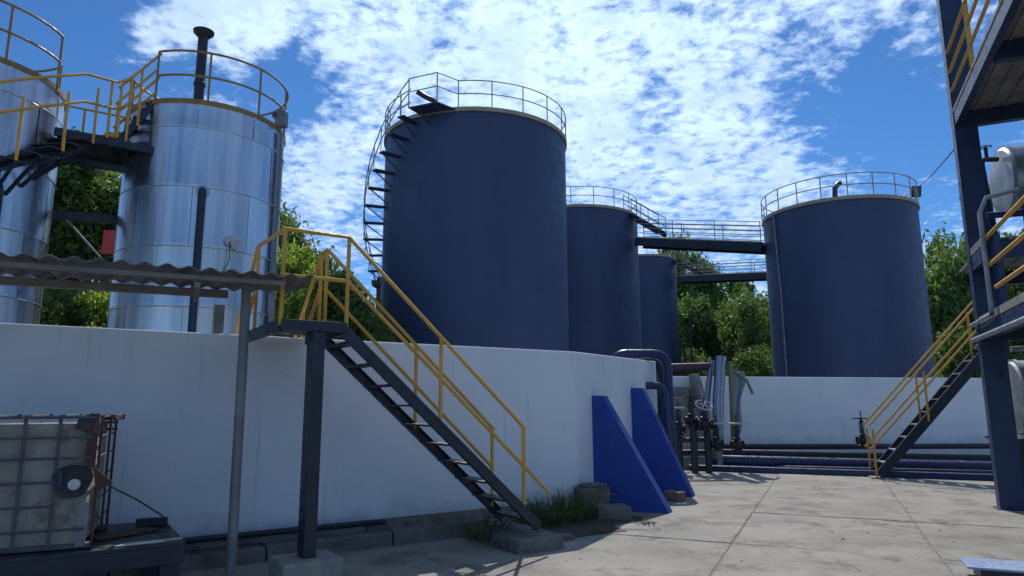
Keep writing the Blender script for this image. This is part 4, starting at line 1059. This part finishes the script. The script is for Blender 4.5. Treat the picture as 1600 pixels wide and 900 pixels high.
wf = thing('white_bench', 'small white steel bench standing below the lower deck at the right edge', 'bench', (8.6, 10.6, 0))
for x in (8.05, 8.95): MB().bar((x, 10.55, -.02), (x, 10.55, 1.16), .06, .06).build('leg', M['white_metal'], wf, bevel=.004)
MB().bar((8.02, 10.55, 1.19), (8.98, 10.55, 1.19), .06, .06).build('bench_top', M['white_metal'], wf, bevel=.004)
tag(MB().tube([(8.0, 10.9, 2.45), (9.2, 10.5, 2.5)], .045, 8).build('grey_pipe', M['greyrail']), 'grey pipe slung under the lower deck above the strapped tank', 'pipe')
tag(MB().bar((8.1, 10.7, 2.72), (9.0, 10.4, 2.74), .10, .10).build('yellow_beam', M['yellow']), 'short yellow beam under the lower deck at the right edge', 'beam')

# ------------------------------------------------------------------ hill, house, red board
hb = MB(); nx, ny = 40, 16; rh = random.Random(8); vs = []
for j in range(ny+1):
    for i in range(nx+1):
        x = -60+70*i/nx; y = 17.5+30*j/ny
        z = 7.5*min(1, max(0, (y-17.5)/14))**.8*min(1, max(0, (-x-1)/12+.15)) + rh.uniform(-.25, .25)
        vs.append((x, y, z-.3))
hb.add(vs, [(j*(nx+1)+i, j*(nx+1)+i+1, (j+1)*(nx+1)+i+1, (j+1)*(nx+1)+i) for j in range(ny) for i in range(nx)], True)
structure(hb.build('hill', M['hill'], origin=(0, 0, 0)))
rb_ = thing('red_board', 'red board on a leaning white post among the trees behind the silver tank', 'board', (-11.9, 20.2, 3.0))
MB().bar((-12.5, 20.2, 6.55), (-11.5, 20.2, 6.55), .08, .75).build('board', M['red'], rb_, bevel=.015)
MB().bar((-11.75, 20.25, 2.6), (-12.05, 20.25, 6.15), .14, .12).build('post', M['white_metal'], rb_)
hs = thing('brick_house', 'small brown house with tiled roof glimpsed left of the biggest black tank', 'house', (-5.6, 36, 0))
MB().box((-5.6, 36, 0), (2.8, 3, 7.7), (1, 0)).build('wall', M['brick'], hs)
for i in range(5):
    z = 7.72+i*.24; MB().prism([(-7.2+.2*i, 34.2+.34*i, z), (-4.0-.2*i, 34.2+.34*i, z), (-4.0-.2*i, 37.8-.34*i, z), (-7.2+.2*i, 37.8-.34*i, z)], (0, 0, .22)).build('roof_course', M['rooft'], hs)
MB().box((-6.2, 34.47, 5.9), (.8, .08, 1.1), (1, 0)).build('window', M['lamp'], hs)

# ------------------------------------------------------------------ trees
def leaf_cloud(seed, nclump, nleaf, size, top_bias=.0, flat=.8):
    """crown in a unit-ish volume: radius about 1, height about 1.6, base at 0"""
    rg = random.Random(seed); mb = MB(); limbs = []; V = []; Fc = []
    for c in range(nclump):
        for _ in range(30):
            p = Vector((rg.uniform(-1, 1), rg.uniform(-1, 1), rg.uniform(0, 1.7)))
            q = Vector((p.x, p.y, (p.z-.85)/.85))
            if .35 < q.length < 1.0*(.82+.3*math.sin(3.1*math.atan2(p.y, p.x)+seed)*.6): break
        limbs.append(p)
        cr = rg.uniform(.17, .36); dirp = Vector((p.x, p.y, p.z-.6)).normalized()
        for l in range(nleaf):
            d = Vector((rg.gauss(0, 1), rg.gauss(0, 1), rg.gauss(0, flat))).normalized()*cr*(rg.random()**.45)
            c0 = p+d+dirp*.03
            nrm = (d.normalized()*.7+Vector((rg.gauss(0, .6), rg.gauss(0, .6), rg.gauss(.45, .6)))).normalized()
            x, y, z = ax(nrm); a = rg.uniform(0, 2*PI); u = x*math.cos(a)+y*math.sin(a); w_ = nrm.cross(u)
            s_ = size*rg.uniform(.6, 1.35)
            k = len(V); V += [c0-u*s_, c0-w_*s_*.42+u*s_*.1, c0+u*s_, c0+w_*s_*.42+u*s_*.1]
            Fc.append((k, k+1, k+2, k+3))
    me = bpy.data.meshes.new('crown'); me.from_pydata(V, [], Fc); return me, limbs
def trunk_mesh(limbs, seed, h0=-1.3):
    rg = random.Random(seed); mb = MB()
    fork = Vector((0, 0, .1))
    mb.tube([(0.02, 0, h0), (.0, .02, h0*.5), fork, (.03, 0, .7), (0, .04, 1.2)], [.085, .07, .058, .04, .012], 7)
    for p in limbs[::4]:
        s0 = Vector((0, 0, rg.uniform(-.2, .6))); midp = s0.lerp(p, .5)+Vector((rg.uniform(-.08, .08), rg.uniform(-.08, .08), .06))
        mb.tube([s0, midp, p], [.034, .022, .006], 5)
    return mb.mesh('trunk', M['bark'])
protos = []
for s_, nc, nl, sz in ((1, 90, 150, .052), (2, 105, 140, .050), (3, 80, 170, .055), (4, 120, 130, .046), (5, 60, 130, .062)):
    me, lm = leaf_cloud(s_, nc, nl, sz); me.materials.append(M['leaf']); me2 = me.copy(); me2.materials.clear(); me2.materials.append(M['leaf_l'])
    protos.append((me, me2, trunk_mesh(lm, s_)))
def tree(x, y, base, r_, h, label, k, rz, light=False, group='trees behind the tanks', name='tree', cat='tree'):
    """crown bottom at base, crown radius r_, crown height h"""
    gz = base-1.3*h/1.7
    o = thing(name, label, cat, (x, y, gz), group)
    for nm, me in (('crown', protos[k][1 if light else 0]), ('trunk', protos[k][2])):
        c = bpy.data.objects.new(nm, me); COL.objects.link(c); c.parent = o; c.location = (0, 0, base-gz)
        c.scale = (r_, r_, h/1.7); c.rotation_euler = (0, 0, R(rz))
    return o
# left, seen between and beside the silver tanks
tree(-16.2, 24.5, 6.3, 3.0, 5.2, 'dark tree right behind the gap between the two silver tanks', 0, 20)
tree(-20.8, 27.5, 6.0, 3.0, 6.0, 'dark tree behind the left silver tank', 1, 80)
tree(-18.8, 32.0, 6.5, 3.2, 5.6, 'taller dark tree farther back between the silver tanks', 2, 130)
tree(-11.5, 29.0, 5.0, 2.6, 6.0, 'dark tree hidden behind the silver tank with the vent', 3, 10)
tree(-7.9, 23.6, 3.0, 1.5, 4.3, 'bright tree beside the silver tank above the stairs platform', 1, 40, True)
tree(-5.9, 22.4, 2.3, 1.6, 3.9, 'dense bushy tree left of the biggest black tank', 0, 200)
tree(-6.9, 21.6, 2.0, 1.1, 3.0, 'bright feathery young tree in front of the dense one behind the platform rails', 3, 260, True)
tree(-8.8, 26.5, 3.4, 1.9, 5.0, 'slender feathery tree rising over the stairs platform', 4, 70)
tree(-5.1, 22.9, 1.5, 1.1, 3.0, 'low bright bush against the foot of the biggest black tank', 2, 300, True, 'bushes on the slope behind the wall', 'bush', 'bush')
tree(-7.0, 19.9, 1.1, 1.0, 2.1, 'bright bush peeping over the wall under the platform rails', 3, 20, True, 'bushes on the slope behind the wall', 'bush', 'bush')
k = 0
BL = ['bright leafy bush low between the silver tanks, leftmost', 'bright leafy bush in the middle of the gap between the silver tanks', 'bright leafy bush against the left side of the vented silver tank', 'darker bush higher on the slope in the gap between the silver tanks', 'pale bush on the slope behind the vented silver tank', 'round bush on the slope just above the gap in the silver tanks']
for x, y, z, r_, h in ((-12.6, 17.8, .9, 1.2, 2.2), (-12.2, 19.4, 1.7, 1.2, 2.2), (-10.9, 18.2, 1.2, 1.1, 2.0), (-14.4, 21.0, 2.6, 1.4, 2.6), (-9.8, 20.8, 1.6, 1.3, 2.4), (-13.2, 22.3, 3.0, 1.5, 2.5)):
    tree(x, y, z, r_, h, BL[k], k % 5, k*67, k not in (3,), 'bushes on the slope behind the wall', 'bush', 'bush'); k += 1
# in the middle, between the far tanks
MID = [(17.0, 66, 2.5, 4.0, 9.5, 'broad tree right beside the farthest black tank'), (21.5, 62, 1.5, 3.8, 9.5, 'broad tree below the farther walkway'), (24.0, 68, 3.0, 4.4, 10.0, 'tree against the left edge of the right black tank'), (19.8, 78, 9.5, 4.4, 11.0, 'tallest tree with open crown rising above the farther walkway'), (26.5, 82, 7.0, 4.6, 10.0, 'far tree peeping over the lower walkway beside the right tank'), (15.3, 58, .6, 2.6, 5.5, 'low dark tree behind the valves and shiny pipes'), (19.0, 52, .4, 2.6, 5.2, 'low dark tree left of the right black tank'), (16.0, 85, 8.0, 4.2, 9.0, 'far tree just right of the farthest black tank')]
for i, (x, y, z, r_, h, lab) in enumerate(MID): tree(x, y, z, r_, h, lab, (i*2+1) % 5, i*53)
tree(13.0, 36.5, .6, .9, 1.6, 'small bright bush at the left foot of the right black tank', 1, 10, True, 'bushes beyond the far wall', 'bush', 'bush')
tree(11.7, 37.5, .5, .9, 1.5, 'small bright bush beyond the far wall left of the right tank', 2, 99, True, 'bushes beyond the far wall', 'bush', 'bush')
RT = [(30.6, 46, 1.0, 3.6, 12.0, 'tall tree just right of the right black tank'), (34.5, 47, 1.0, 3.6, 11.5, 'tall tree seen left of the blue column'), (27.0, 40, .4, 2.4, 5.5, 'lower dark tree above the right stairs'), (39, 50, 1.5, 4.0, 12, 'tree seen through the steel frame'), (31, 58, 3, 4.2, 12, 'tree farther back behind the right tank'), (44, 52, 1.5, 4.2, 12.5, 'tree beyond the steel frame at the far right')]
for i, (x, y, z, r_, h, lab) in enumerate(RT): tree(x, y, z, r_, h, lab, (i+2) % 5, i*71)
# far tree line that closes the view behind everything
mb_f = []
for i in range(16):
    tree(-62+i*7.6, 96+6*math.sin(i*2.2), 2.0, 5.4, 10.5+1.5*math.sin(i*1.3), 'tree in the far belt of woodland behind the yard', i % 5, i*41, False, 'far belt of trees')
print('objects', len(bpy.data.objects))
